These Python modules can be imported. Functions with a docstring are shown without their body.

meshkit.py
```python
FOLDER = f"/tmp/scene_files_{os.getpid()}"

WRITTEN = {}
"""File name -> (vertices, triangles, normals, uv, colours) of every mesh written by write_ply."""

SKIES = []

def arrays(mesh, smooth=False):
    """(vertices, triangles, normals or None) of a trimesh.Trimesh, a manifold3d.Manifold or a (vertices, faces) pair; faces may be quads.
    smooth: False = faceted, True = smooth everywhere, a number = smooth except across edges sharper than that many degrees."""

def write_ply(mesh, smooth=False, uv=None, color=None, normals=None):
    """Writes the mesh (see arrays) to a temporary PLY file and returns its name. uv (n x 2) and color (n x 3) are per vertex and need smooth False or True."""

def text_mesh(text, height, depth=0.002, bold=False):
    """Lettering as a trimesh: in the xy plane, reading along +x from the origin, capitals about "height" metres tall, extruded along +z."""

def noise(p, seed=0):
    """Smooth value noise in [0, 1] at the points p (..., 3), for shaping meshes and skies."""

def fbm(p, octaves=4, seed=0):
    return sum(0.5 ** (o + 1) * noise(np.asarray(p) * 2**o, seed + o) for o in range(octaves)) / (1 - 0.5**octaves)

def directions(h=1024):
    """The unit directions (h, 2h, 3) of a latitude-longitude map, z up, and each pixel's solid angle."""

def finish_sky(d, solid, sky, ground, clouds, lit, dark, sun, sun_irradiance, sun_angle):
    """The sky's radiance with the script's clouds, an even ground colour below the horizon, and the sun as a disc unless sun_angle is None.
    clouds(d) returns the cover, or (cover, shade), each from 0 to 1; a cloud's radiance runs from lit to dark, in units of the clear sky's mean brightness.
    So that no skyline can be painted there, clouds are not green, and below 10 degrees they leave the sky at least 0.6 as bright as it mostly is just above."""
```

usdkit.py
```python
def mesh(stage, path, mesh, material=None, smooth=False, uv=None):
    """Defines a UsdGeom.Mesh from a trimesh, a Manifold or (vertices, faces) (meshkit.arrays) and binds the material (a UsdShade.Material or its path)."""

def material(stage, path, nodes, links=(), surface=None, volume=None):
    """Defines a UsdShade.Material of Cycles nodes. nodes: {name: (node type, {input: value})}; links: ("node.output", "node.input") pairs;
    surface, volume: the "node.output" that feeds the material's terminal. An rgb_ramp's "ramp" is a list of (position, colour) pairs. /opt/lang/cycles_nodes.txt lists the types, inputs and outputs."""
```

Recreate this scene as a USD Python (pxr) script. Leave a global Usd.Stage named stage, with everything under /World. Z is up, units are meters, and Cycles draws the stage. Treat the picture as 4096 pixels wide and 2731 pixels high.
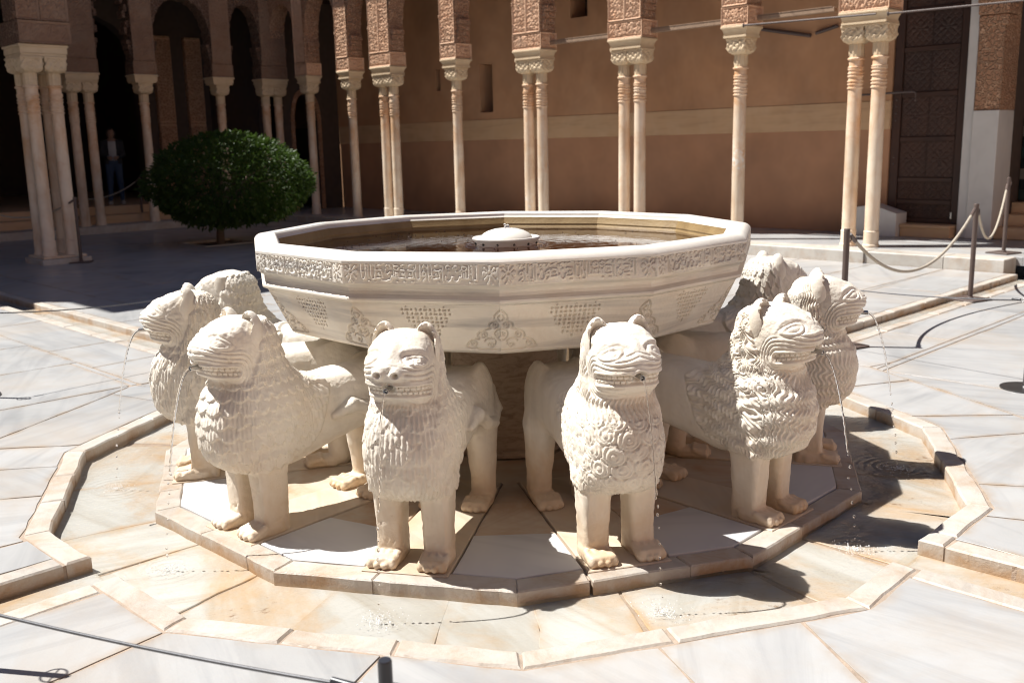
import math, numpy as np, trimesh, usdkit, meshkit
from pxr import Usd, UsdGeom, UsdLux, UsdShade, Gf, Sdf, Vt
from shapely.geometry import Polygon, LineString, MultiPolygon, box as sbox, Point
from shapely.ops import polygonize, unary_union
from scipy.interpolate import PchipInterpolator

PI = math.pi
stage = Usd.Stage.CreateInMemory()
UsdGeom.SetStageUpAxis(stage, UsdGeom.Tokens.z)
UsdGeom.SetStageMetersPerUnit(stage, 1.0)
UsdGeom.Xform.Define(stage, '/World')
UsdGeom.Scope.Define(stage, '/World/Looks')

# ---------------------------------------------------------------- camera
CAM_POS = np.array([0.07, -5.3571, 1.6449])
YAW, PITCH, ROLL = -0.0056, 0.1984, -0.0222
cam = UsdGeom.Camera.Define(stage, '/World/camera')
_fw = np.array([math.sin(YAW) * math.cos(PITCH), math.cos(YAW) * math.cos(PITCH), -math.sin(PITCH)])
_rt = np.array([math.cos(YAW), -math.sin(YAW), 0.0])
_up = np.cross(_rt, _fw)
_r = math.cos(ROLL) * _rt + math.sin(ROLL) * _up
_u = math.cos(ROLL) * _up - math.sin(ROLL) * _rt
cam.AddTransformOp().Set(Gf.Matrix4d(*_r, 0, *_u, 0, *(-_fw), 0, *CAM_POS, 1))
cam.CreateHorizontalApertureAttr(36.0)
cam.CreateVerticalApertureAttr(36.0 * 682 / 1024)
cam.CreateFocalLengthAttr(36.0 * 3922.4 / 4096)
cam.CreateFStopAttr(4.0)
cam.CreateFocusDistanceAttr(3.75)
cam.CreateExposureAttr(0.84)
cam.CreateClippingRangeAttr((0.05, 2000.0))

# ---------------------------------------------------------------- sky and sun
SUN = np.array([-0.983, 0.184, 0.0]); SUN /= np.linalg.norm(SUN)
SUN_EL = math.radians(58.0)
SUN = np.array([SUN[0] * math.cos(SUN_EL), SUN[1] * math.cos(SUN_EL), math.sin(SUN_EL)])
dome = UsdLux.DomeLight.Define(stage, '/World/sky')
dome.GetPrim().SetCustomDataByKey('kind', 'structure')
skym = usdkit.material(stage, '/World/Looks/sky', {
    'sky': ('sky_texture', {'sky_type': 'single_scattering', 'sun_disc': False, 'sun_elevation': SUN_EL, 'sun_rotation': math.atan2(SUN[0], SUN[1]), 'altitude': 740.0, 'air_density': 0.75, 'aerosol_density': 0.25}),
    'bg': ('background_shader', {'strength': 0.05})}, [('sky.color', 'bg.color')], surface='bg.background')
UsdShade.MaterialBindingAPI.Apply(dome.GetPrim()).Bind(skym)
sun = UsdLux.DistantLight.Define(stage, '/World/sun')
sun.CreateIntensityAttr(1.25)
sun.CreateAngleAttr(0.53)
sun.CreateColorAttr(Gf.Vec3f(1.0, 0.98, 0.94))
sun.CreateNormalizeAttr(True)
_z = Gf.Vec3d(*SUN)
sun.AddTransformOp().Set(Gf.Matrix4d().SetRotate(Gf.Rotation(Gf.Vec3d(0, 0, 1), _z)))

# ---------------------------------------------------------------- helpers
_names = {}
def numbered(parent, name):
    k = _names.get((parent, name), -1) + 1
    _names[(parent, name)] = k
    return name if k == 0 else f'{name}_{k:03d}'
def tag(p, label=None, cat=None, group=None, kind=None):
    p = p.GetPrim() if hasattr(p, 'GetPrim') else p
    for k, v in (('label', label), ('category', cat), ('group', group), ('kind', kind)):
        if v:
            p.SetCustomDataByKey(k, v)
    return p
def thing(name, label, cat, loc=(0, 0, 0), rotz=0.0, group=None, kind=None):
    x = UsdGeom.Xform.Define(stage, '/World/' + numbered('/World', name))
    x.AddTranslateOp().Set(Gf.Vec3d(*map(float, loc)))
    x.AddRotateZOp().Set(float(math.degrees(rotz)))
    return tag(x, label, cat, group, kind)
def obj(name, mesh, mat, parent=None, smooth=False, label=None):
    base = '/World' if parent is None else str(parent.GetPath())
    uv = mesh[2] if isinstance(mesh, tuple) and len(mesh) == 3 else None
    m = usdkit.mesh(stage, base + '/' + numbered(base, name), mesh[:2] if uv is not None else mesh, mat, smooth=smooth, uv=uv)
    if label:
        m.GetPrim().SetCustomDataByKey('label', label)
    return m.GetPrim()
def dup(root, loc, rotz, label=None, group=None):
    was = root.GetCustomData()
    nm = root.GetName().rstrip('0123456789').rstrip('_') if root.GetName()[-3:].isdigit() else root.GetName()
    x = UsdGeom.Xform.Define(stage, '/World/' + numbered('/World', nm))
    x.AddTranslateOp().Set(Gf.Vec3d(*map(float, loc)))
    x.AddRotateZOp().Set(float(math.degrees(rotz)))
    r = x.GetPrim()
    r.GetReferences().AddInternalReference(root.GetPath())
    r.SetInstanceable(True)
    return tag(r, label or was['label'], was['category'], group or was.get('group'))

def cat(*ms):
    """join (v, f) pairs / trimeshes into one (v, f)."""
    V, F, n = [], [], 0
    for m in ms:
        v, f = (np.asarray(m.vertices), np.asarray(m.faces)) if hasattr(m, 'vertices') else m
        f = np.asarray(f)
        if f.shape[1] == 4:
            f = np.vstack([f[:, [0, 1, 2]], f[:, [0, 2, 3]]])
        V.append(np.asarray(v, float)); F.append(f + n); n += len(v)
    return np.vstack(V), np.vstack(F)
def move(m, loc=(0, 0, 0), rotz=0.0):
    v, f = (np.asarray(m.vertices), np.asarray(m.faces)) if hasattr(m, 'vertices') else m
    c, s = math.cos(rotz), math.sin(rotz)
    return np.asarray(v) @ np.array([[c, s, 0], [-s, c, 0], [0, 0, 1.0]]) + np.asarray(loc, float), f
def bx(x0, x1, y0, y1, z0, z1, c=0.0):
    """box; c = chamfer of all edges (kept convex by a hull)."""
    if c <= 0:
        b = trimesh.creation.box((x1 - x0, y1 - y0, z1 - z0)); b.apply_translation(((x0 + x1) / 2, (y0 + y1) / 2, (z0 + z1) / 2))
        return np.asarray(b.vertices), np.asarray(b.faces)
    P = []
    for sx in (0, 1):
        for sy in (0, 1):
            for sz in (0, 1):
                p = np.array([(x0, x1)[sx], (y0, y1)[sy], (z0, z1)[sz]], float)
                d = np.array([1 - 2 * sx, 1 - 2 * sy, 1 - 2 * sz]) * c
                for k in range(3):
                    q = p + d; q[k] = p[k]
                    P.append(q)
    h = trimesh.convex.convex_hull(np.array(P))
    return np.asarray(h.vertices), np.asarray(h.faces)
def lathe(prof, n=32, cap=True):
    """revolve a list of (r, z) about z; prof goes from bottom to top."""
    prof = np.asarray(prof, float); a = np.arange(n) / n * 2 * PI
    V = np.stack([np.outer(prof[:, 0], np.cos(a)), np.outer(prof[:, 0], np.sin(a)), np.repeat(prof[:, 1:2], n, 1)], -1).reshape(-1, 3)
    F = []
    m = len(prof)
    i = np.arange(n); j = (i + 1) % n
    for k in range(m - 1):
        F.append(np.stack([k * n + i, k * n + j, (k + 1) * n + j, (k + 1) * n + i], 1))
    F = np.vstack(F); F = np.vstack([F[:, [0, 1, 2]], F[:, [0, 2, 3]]])
    if cap:
        for k, flip in ((0, True), (m - 1, False)):
            if prof[k, 0] > 1e-6:
                c = len(V); V = np.vstack([V, [[0, 0, prof[k, 1]]]])
                t = np.stack([np.full(n, c), k * n + i, k * n + j], 1)
                F = np.vstack([F, t[:, ::-1] if flip else t])
    return V, F
def tube(pts, r, n=8, closed=False):
    """tube along a polyline; r a number or one per point."""
    P = np.asarray(pts, float); m = len(P); r = np.broadcast_to(np.asarray(r, float), (m,))
    T = np.roll(P, -1, 0) - np.roll(P, 1, 0) if closed else np.gradient(P, axis=0)
    T /= np.maximum(np.linalg.norm(T, axis=1, keepdims=True), 1e-9)
    up = np.array([0, 0, 1.0]) if abs(T[0, 2]) < 0.9 else np.array([1.0, 0, 0])
    N = np.zeros_like(P); n0 = np.cross(T[0], up); n0 /= np.linalg.norm(n0)
    for k in range(m):
        n0 = n0 - T[k] * (n0 @ T[k]); n0 /= max(np.linalg.norm(n0), 1e-9); N[k] = n0
    B = np.cross(T, N); a = np.arange(n) / n * 2 * PI
    V = (P[:, None] + r[:, None, None] * (N[:, None] * np.cos(a)[None, :, None] + B[:, None] * np.sin(a)[None, :, None])).reshape(-1, 3)
    i = np.arange(n); j = (i + 1) % n; F = []
    for k in range(m if closed else m - 1):
        q = (k + 1) % m
        F.append(np.stack([k * n + i, k * n + j, q * n + j, q * n + i], 1))
    F = np.vstack(F); F = np.vstack([F[:, [0, 1, 2]], F[:, [0, 2, 3]]])
    if not closed:
        V = np.vstack([V, P[:1], P[-1:]])
        F = np.vstack([F, np.stack([np.full(n, m * n), j, i], 1), np.stack([np.full(n, m * n + 1), (m - 1) * n + i, (m - 1) * n + j], 1)])
    return V, F
def catenary(a, b, sag, n=24):
    t = np.linspace(0, 1, n)[:, None]; a, b = np.asarray(a, float), np.asarray(b, float)
    P = a + (b - a) * t; P[:, 2] -= (sag * 4 * t * (1 - t))[:, 0]
    return P
def clean_poly(p):
    p = p.buffer(0)
    if isinstance(p, MultiPolygon):
        p = max(p.geoms, key=lambda g: g.area)
    return p
def slab(poly, z0, z1, ch=0.004, jit=0.0, seg=0.14, seed=0, rim=0.0):
    """a stone: the polygon's outline made a little uneven, its upper edge chamfered."""
    xy = np.array(poly.exterior.coords)[:-1]
    if Polygon(xy).exterior.is_ccw is False:
        xy = xy[::-1]
    out = []
    for k in range(len(xy)):
        a, b = xy[k], xy[(k + 1) % len(xy)]; n = max(1, int(round(np.linalg.norm(b - a) / seg)))
        for t in range(n):
            out.append(a + (b - a) * t / n)
    P = np.array(out)
    if jit > 0:
        q = np.c_[P * 9.0, np.full(len(P), seed * 7.3)]
        P = P + jit * 2 * (np.stack([meshkit.noise(q, 1), meshkit.noise(q, 2)], 1) - 0.5)
    e = np.roll(P, -1, 0) - P; e /= np.maximum(np.linalg.norm(e, axis=1, keepdims=True), 1e-9)
    nrm = np.stack([-e[:, 1], e[:, 0]], 1); prev = np.roll(nrm, 1, 0)
    mit = nrm + prev; mit /= np.maximum((mit * nrm).sum(1, keepdims=True), 0.5)
    n = len(P)
    I = P + mit * ch
    V = np.vstack([np.c_[P, np.full(n, z0)], np.c_[P, np.full(n, z1 - ch)], np.c_[I, np.full(n, z1)]])
    i = np.arange(n); j = (i + 1) % n
    F = [np.stack([i, j, n + j], 1), np.stack([i, n + j, n + i], 1), np.stack([n + i, n + j, 2 * n + j], 1), np.stack([n + i, 2 * n + j, 2 * n + i], 1)]
    last = 2 * n
    uv = np.zeros((3 * n, 2)); uv[:, 0] = 1
    if rim > 0:                                        # one more ring inside the edge, so that the joint's stain can fade out
        ext = Polygon(P).exterior; rr = np.full(n, rim)
        for k in range(n):
            hit = LineString([P[k] + mit[k] * .004, P[k] + mit[k] * .4]).intersection(ext)
            if not hit.is_empty:
                rr[k] = min(rim, max(ch * 1.05, .28 * Point(P[k]).distance(hit)))
        I = P + mit * rr[:, None]; last = 3 * n
        V = np.vstack([V, np.c_[I, np.full(n, z1)]]); uv = np.vstack([uv, np.zeros((n, 2))])
        F += [np.stack([2 * n + i, 2 * n + j, 3 * n + j], 1), np.stack([2 * n + i, 3 * n + j, 3 * n + i], 1)]
    import mapbox_earcut
    tri = mapbox_earcut.triangulate_float64(I, np.array([n], np.uint32)).reshape(-1, 3)
    d = I[tri]; ar = (d[:, 1, 0] - d[:, 0, 0]) * (d[:, 2, 1] - d[:, 0, 1]) - (d[:, 1, 1] - d[:, 0, 1]) * (d[:, 2, 0] - d[:, 0, 0])
    tri[ar < 0] = tri[ar < 0][:, ::-1]
    F.append(tri + last)
    if rim > 0:
        return V, np.vstack(F).astype(int), uv
    return V, np.vstack(F).astype(int)
def grid_faces(ny, nx, flip=False):
    a = (np.arange(ny - 1)[:, None] * nx + np.arange(nx - 1)[None]).ravel()
    q = np.stack([a, a + 1, a + nx + 1, a + nx], 1)
    if flip:
        q = q[:, ::-1]
    return np.vstack([q[:, [0, 1, 2]], q[:, [0, 2, 3]]])
def sstep(a, b, x):
    t = np.clip((x - a) / (b - a), 0, 1); return t * t * (3 - 2 * t)
def poly_dist(px, py, strokes):
    """distance from points to the nearest of the polylines, minus that polyline's half width."""
    D = np.full(px.shape, 9.0)
    for pts, hw in strokes:
        pts = np.asarray(pts, float)
        for a, b in zip(pts[:-1], pts[1:]):
            lo, hi = np.minimum(a, b) - 0.02, np.maximum(a, b) + 0.02
            m = (px > lo[0]) & (px < hi[0]) & (py > lo[1]) & (py < hi[1])
            if not m.any():
                continue
            x, y = px[m], py[m]; d = b - a; L = max(d @ d, 1e-12)
            t = np.clip(((x - a[0]) * d[0] + (y - a[1]) * d[1]) / L, 0, 1)
            D[m] = np.minimum(D[m], np.hypot(x - a[0] - t * d[0], y - a[1] - t * d[1]) - hw)
    return D
S2 = math.sqrt(2.0)
def uw(u, w):
    """court axes: u towards the long gallery, w towards the pavilion."""
    return np.array([(u - w) / S2, (u + w) / S2])
UWROT = PI / 4       # local x = u, local y = w
# ---------------------------------------------------------------- materials
L = '/World/Looks/'
def stone(name, base, vein, stain=(0.5, 0.32, 0.16), stain_amt=0.0, rough=0.45, vscale=1.0, vamt=0.6, per_object=True, bump=0.15, tone=0.10, grain_scale=60.0, stretch=7.0, vert=False, stain_z=None, spots=0.0, spot_col=(0.16, 0.08, 0.035), edge=None, sfrom=0.42, carved=None, spec=0.5, rand_tone=0.12, stain_scale=2.2):
    n = {'geo': ('geometry', {}), 'oi': ('object_info', {}),
         'ang': ('math', {'math_type': 'multiply', 'value2': 6.283 if per_object else 0.0}),
         'rot': ('vector_rotate', {'rotate_type': 'z_axis'}),
         'map': ('mapping', {'scale': (vscale, vscale, vscale * stretch) if vert else (vscale, vscale * stretch, vscale * 3)}),
         'off': ('vector_math', {'math_type': 'add'}),
         'vn': ('noise_texture', {'scale': 1.0, 'detail': 7.0, 'roughness': 0.62, 'distortion': 0.9}),
         'vr': ('rgb_ramp', {'ramp': [(0.0, (0, 0, 0)), (0.46, (0, 0, 0)), (0.60, (0.55, 0.55, 0.55)), (0.72, (1, 1, 1)), (1.0, (1, 1, 1))]}),
         'va': ('math', {'math_type': 'multiply', 'value2': vamt}),
         'mv': ('mix_color', {'a': base, 'b': vein}),
         'tn': ('noise_texture', {'scale': 0.9, 'detail': 4.0, 'roughness': 0.6}),
         'tr': ('map_range', {'from_min': 0.3, 'from_max': 0.7, 'to_min': 1.0 - tone, 'to_max': 1.0 + tone * 0.4}),
         'rt': ('map_range', {'from_min': 0.0, 'from_max': 1.0, 'to_min': 1.0 - rand_tone if per_object else 1.0, 'to_max': 1.0}),
         'tt': ('math', {'math_type': 'multiply'}),
         'hs': ('hsv', {'hue': 0.5, 'saturation': 1.0, 'fac': 1.0}),
         'gn': ('noise_texture', {'scale': grain_scale, 'detail': 5.0, 'roughness': 0.65}),
         'bu': ('bump', {'strength': bump, 'distance': 0.01}),
         'rr': ('map_range', {'from_min': 0.3, 'from_max': 0.7, 'to_min': rough - 0.08, 'to_max': rough + 0.12}),
         'p': ('principled_bsdf', {'specular_ior_level': spec})}
    l = [('oi.random', 'ang.value1'), ('geo.position', 'rot.vector'), ('ang.value', 'rot.angle'), ('oi.location', 'off.vector2'), ('rot.vector', 'off.vector1'),
         ('off.vector', 'map.vector'), ('map.vector', 'vn.vector'), ('vn.fac', 'vr.fac'), ('vr.color', 'va.value1'), ('va.value', 'mv.fac'),
         ('geo.position', 'tn.vector'), ('tn.fac', 'tr.value'), ('oi.random', 'rt.value'), ('tr.result', 'tt.value1'), ('rt.result', 'tt.value2'), ('tt.value', 'hs.value'),
         ('geo.position', 'gn.vector'), ('gn.fac', 'bu.height'), ('bu.normal', 'p.normal'), ('tn.fac', 'rr.value'), ('rr.result', 'p.roughness')]
    col = 'mv.result'
    if stain_amt > 0:
        n |= {'sn': ('noise_texture', {'scale': stain_scale, 'detail': 8.0, 'roughness': 0.68, 'distortion': 0.5}),
              'sr': ('map_range', {'from_min': sfrom, 'from_max': 0.68, 'to_min': 0.0, 'to_max': stain_amt, 'clamp': True}),
              'sm': ('mix_color', {'b': stain})}
        l += [('geo.position', 'sn.vector'), ('sn.fac', 'sr.value'), (col, 'sm.a')]
        if stain_z:                                     # water stain rising from the ground
            n |= {'sz': ('separate_xyz', {}), 'zr': ('map_range', {'from_min': stain_z[0], 'from_max': stain_z[1], 'to_min': 1.0, 'to_max': 0.0, 'clamp': True}),
                  'sa': ('math', {'math_type': 'multiply_add', 'value2': 0.85, 'use_clamp': True}), 'sx': ('math', {'math_type': 'multiply', 'value2': stain_z[2] if len(stain_z) > 2 else 0.0})}
            l += [('geo.position', 'sz.vector'), ('sz.z', 'zr.value'), ('zr.result', 'sa.value1'), ('sr.result', 'sx.value1'), ('sx.value', 'sa.value3')]
            n |= {'sq': ('math', {'math_type': 'multiply', 'use_clamp': True}), 'sb': ('map_range', {'from_min': 0.3, 'from_max': 0.65, 'to_min': 0.35, 'to_max': 1.0, 'clamp': True})}
            l += [('sn.fac', 'sb.value'), ('sa.value', 'sq.value1'), ('sb.result', 'sq.value2'), ('sq.value', 'sm.fac')]
        else:
            l += [('sr.result', 'sm.fac')]
        col = 'sm.result'
    if spots > 0:
        n |= {'pn': ('noise_texture', {'scale': 16.0, 'detail': 6.0, 'roughness': 0.75}), 'pm': ('noise_texture', {'scale': 1.3, 'detail': 2.0}),
              'px': ('math', {'math_type': 'multiply'}), 'pr': ('map_range', {'from_min': 0.36, 'from_max': 0.42, 'to_min': 0.0, 'to_max': spots, 'clamp': True}), 'pc': ('mix_color', {'b': spot_col})}
        l += [('geo.position', 'pn.vector'), ('geo.position', 'pm.vector'), ('pn.fac', 'px.value1'), ('pm.fac', 'px.value2'), ('px.value', 'pr.value'), ('pr.result', 'pc.fac'), (col, 'pc.a')]
        col = 'pc.result'
    if edge:                                            # ochre seeping in from the joints
        n |= {'uv': ('texture_coordinate', {}), 'us': ('separate_xyz', {}), 'en': ('noise_texture', {'scale': 5.0, 'detail': 6.0, 'roughness': 0.65}), 'er': ('map_range', {'from_min': 0.40, 'from_max': 0.70, 'to_min': 0.0, 'to_max': 0.85, 'clamp': True}),
              'ep': ('math', {'math_type': 'power', 'value2': 1.6}), 'ex': ('math', {'math_type': 'multiply', 'use_clamp': True}), 'ec': ('mix_color', {'b': edge})}
        l += [('uv.UV', 'us.vector'), ('geo.position', 'en.vector'), ('en.fac', 'er.value'), ('us.x', 'ep.value1'), ('ep.value', 'ex.value1'), ('er.result', 'ex.value2'), ('ex.value', 'ec.fac'), (col, 'ec.a')]
        col = 'ec.result'
    if carved:                                          # fine lace relief too small to model, its hollows tinted a darker red-brown to paint in shade
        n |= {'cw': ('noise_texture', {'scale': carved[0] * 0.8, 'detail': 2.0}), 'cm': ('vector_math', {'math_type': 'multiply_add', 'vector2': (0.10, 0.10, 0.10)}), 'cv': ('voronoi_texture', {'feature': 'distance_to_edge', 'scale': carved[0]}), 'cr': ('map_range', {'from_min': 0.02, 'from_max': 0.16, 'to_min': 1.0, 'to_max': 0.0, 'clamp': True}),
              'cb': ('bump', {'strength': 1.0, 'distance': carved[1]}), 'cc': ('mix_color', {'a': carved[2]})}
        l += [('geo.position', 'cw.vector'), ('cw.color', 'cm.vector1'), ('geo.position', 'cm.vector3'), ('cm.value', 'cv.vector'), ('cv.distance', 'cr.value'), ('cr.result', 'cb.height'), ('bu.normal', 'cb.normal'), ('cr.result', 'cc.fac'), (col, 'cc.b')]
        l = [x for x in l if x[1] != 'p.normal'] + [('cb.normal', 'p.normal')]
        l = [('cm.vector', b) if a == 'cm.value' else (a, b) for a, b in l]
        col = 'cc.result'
    l += [(col, 'hs.color'), ('hs.color', 'p.base_color')]
    return usdkit.material(stage, L + name, n, l, surface='p.BSDF')
def plain(name, color, rough=0.5, metallic=0.0, spec=0.5, noise=0.12, scale=9.0, bump=0.0, bscale=60.0, **kw):
    n = {'geo': ('geometry', {}), 'n': ('noise_texture', {'scale': scale, 'detail': 5.0, 'roughness': 0.6}),
         'm': ('map_range', {'from_min': 0.25, 'from_max': 0.75, 'to_min': 1 - noise, 'to_max': 1 + noise}),
         'h': ('hsv', {'hue': 0.5, 'saturation': 1.0, 'fac': 1.0, 'color': color}),
         'p': ('principled_bsdf', {'roughness': rough, 'metallic': metallic, 'specular_ior_level': spec, **kw})}
    l = [('geo.position', 'n.vector'), ('n.fac', 'm.value'), ('m.result', 'h.value'), ('h.color', 'p.base_color')]
    if bump:
        n |= {'bn': ('noise_texture', {'scale': bscale, 'detail': 6.0, 'roughness': 0.6}), 'b': ('bump', {'strength': bump, 'distance': 0.01})}
        l += [('geo.position', 'bn.vector'), ('bn.fac', 'b.height'), ('b.normal', 'p.normal')]
    return usdkit.material(stage, L + name, n, l, surface='p.BSDF')

M = {}
M['slab'] = stone('paving_marble', (0.425, 0.421, 0.413), (0.25, 0.253, 0.262), stain=(0.38, 0.31, 0.24), stain_amt=0.5, rough=0.34, vscale=0.75, vamt=0.62, bump=0.08, spec=0.4, stain_scale=0.9, rand_tone=0.10, edge=(0.36, 0.26, 0.165), sfrom=0.47)
M['kerb'] = stone('kerb_marble', (0.52, 0.49, 0.44), (0.36, 0.34, 0.32), stain=(0.36, 0.215, 0.105), stain_amt=0.9, rough=0.5, vscale=1.6, vamt=0.5, bump=0.35, stain_scale=4.2, stain_z=(-0.050, 0.012, 0.55))
M['podium_slab'] = stone('podium_white_marble', (0.61, 0.605, 0.595), (0.43, 0.43, 0.44), rough=0.4, vscale=0.8, vamt=0.5, bump=0.05, spec=0.4)
M['ochre'] = stone('ochre_marble', (0.55, 0.47, 0.37), (0.40, 0.31, 0.23), stain=(0.44, 0.24, 0.11), stain_amt=0.85, rough=0.5, vscale=1.2, vamt=0.5, bump=0.15)
M['bed'] = stone('channel_bed_marble', (0.45, 0.44, 0.42), (0.33, 0.295, 0.245), stain=(0.42, 0.265, 0.125), stain_amt=0.85, sfrom=0.475, edge=(0.42, 0.24, 0.09), rough=0.5, vscale=1.1, vamt=0.75, bump=0.15, spots=0.75, stain_scale=1.25)
M['mortar'] = plain('joint_mortar', (0.33, 0.255, 0.195), rough=0.9, noise=0.25, scale=14.0, bump=0.5, bscale=90)
M['lion'] = stone('lion_marble', (0.80, 0.74, 0.64), (0.57, 0.515, 0.435), stain=(0.60, 0.39, 0.19), stain_amt=0.55, rough=0.55, vscale=4.0, vamt=0.75, bump=0.25, tone=0.16, stretch=0.28, vert=True, stain_scale=3.0, stain_z=(-0.10, 0.36, 0.40), grain_scale=110, rand_tone=0.06)
M['plank'] = stone('lion_slab_marble', (0.60, 0.51, 0.40), (0.42, 0.34, 0.26), stain=(0.60, 0.40, 0.21), stain_amt=0.6, rough=0.5, vscale=1.4, vamt=0.6, bump=0.15)
M['basin'] = stone('basin_marble', (0.74, 0.69, 0.60), (0.38, 0.36, 0.34), stain=(0.54, 0.40, 0.27), stain_amt=0.40, rough=0.5, vscale=0.9, vamt=0.95, per_object=False, bump=0.2, stretch=16.0, vert=True, grain_scale=120)
M['rim'] = stone('basin_rim_marble', (0.70, 0.66, 0.595), (0.52, 0.49, 0.45), stain=(0.62, 0.47, 0.33), stain_amt=0.18, rough=0.42, vscale=1.2, vamt=0.4, per_object=False, bump=0.12)
M['basin_in'] = stone('basin_inside_marble', (0.28, 0.185, 0.075), (0.19, 0.12, 0.045), stain=(0.16, 0.09, 0.025), stain_amt=0.7, rough=0.6, vscale=1.2, vamt=0.6, per_object=False, bump=0.3)
M['pillar'] = stone('pedestal_stone', (0.46, 0.35, 0.25), (0.22, 0.15, 0.10), stain=(0.56, 0.45, 0.34), stain_amt=0.5, rough=0.8, vscale=13.0, vamt=0.9, per_object=False, bump=1.0, stretch=1.0, grain_scale=26)
M['column'] = stone('column_marble', (0.80, 0.68, 0.53), (0.55, 0.36, 0.205), stain=(0.60, 0.32, 0.145), stain_amt=0.95, rough=0.5, vscale=5.0, vamt=0.75, per_object=False, bump=0.3, stretch=0.22, vert=True, spots=0.85, spot_col=(0.74, 0.71, 0.66), stain_scale=2.6, stain_z=(3.4, 1.0, 0.5), tone=0.2)
M['capital'] = stone('capital_marble', (0.66, 0.51, 0.33), (0.46, 0.33, 0.20), stain=(0.50, 0.36, 0.22), stain_amt=0.5, rough=0.65, vscale=4.0, vamt=0.4, per_object=False, bump=0.5, stretch=1.0, grain_scale=70)
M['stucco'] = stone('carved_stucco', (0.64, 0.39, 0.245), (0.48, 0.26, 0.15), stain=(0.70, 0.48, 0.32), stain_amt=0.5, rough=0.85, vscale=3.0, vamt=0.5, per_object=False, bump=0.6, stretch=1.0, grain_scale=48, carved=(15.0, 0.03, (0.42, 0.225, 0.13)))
M['stucco_red'] = stone('reddish_stucco', (0.26, 0.155, 0.10), (0.20, 0.112, 0.068), stain=(0.31, 0.22, 0.155), stain_amt=0.5, rough=0.9, vscale=3.0, vamt=0.5, per_object=False, bump=0.6, stretch=1.0, grain_scale=48, carved=(13.0, 0.035, (0.14, 0.075, 0.045)))  # reddish stucco copy, its colour darkened to deepen the left arcade's shade
M['stucco_panel'] = stone('stucco_panel', (0.66, 0.40, 0.25), (0.50, 0.27, 0.155), stain=(0.72, 0.49, 0.33), stain_amt=0.5, rough=0.85, vscale=3.0, vamt=0.5, per_object=False, bump=0.6, stretch=1.0, grain_scale=60)
M['stucco_red_panel'] = stone('reddish_stucco_panel', (0.26, 0.155, 0.10), (0.20, 0.112, 0.068), stain=(0.31, 0.22, 0.155), stain_amt=0.5, rough=0.9, vscale=3.0, vamt=0.5, per_object=False, bump=0.6, stretch=1.0, grain_scale=60)  # same shade-darkened colour for the relief panels
M['plaster'] = stone('wall_plaster', (0.50, 0.275, 0.145), (0.42, 0.225, 0.115), stain=(0.58, 0.35, 0.205), stain_amt=0.6, rough=0.9, vscale=1.6, vamt=0.7, per_object=False, bump=0.2, stretch=0.22, vert=True, tone=0.22, grain_scale=30, stain_scale=1.1)
M['plaster_low'] = stone('wall_plaster_low', (0.47, 0.255, 0.145), (0.53, 0.30, 0.175), stain=(0.41, 0.215, 0.115), stain_amt=0.5, rough=0.9, vscale=0.7, vamt=0.6, per_object=False, bump=0.2, stretch=0.22, vert=True, tone=0.22, grain_scale=30, stain_scale=1.1)
M['band'] = stone('stone_band', (0.60, 0.39, 0.22), (0.44, 0.275, 0.15), stain=(0.64, 0.45, 0.28), stain_amt=0.6, rough=0.8, vscale=1.0, vamt=0.6, per_object=False, bump=0.3, stretch=9.0, vert=True)
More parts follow.
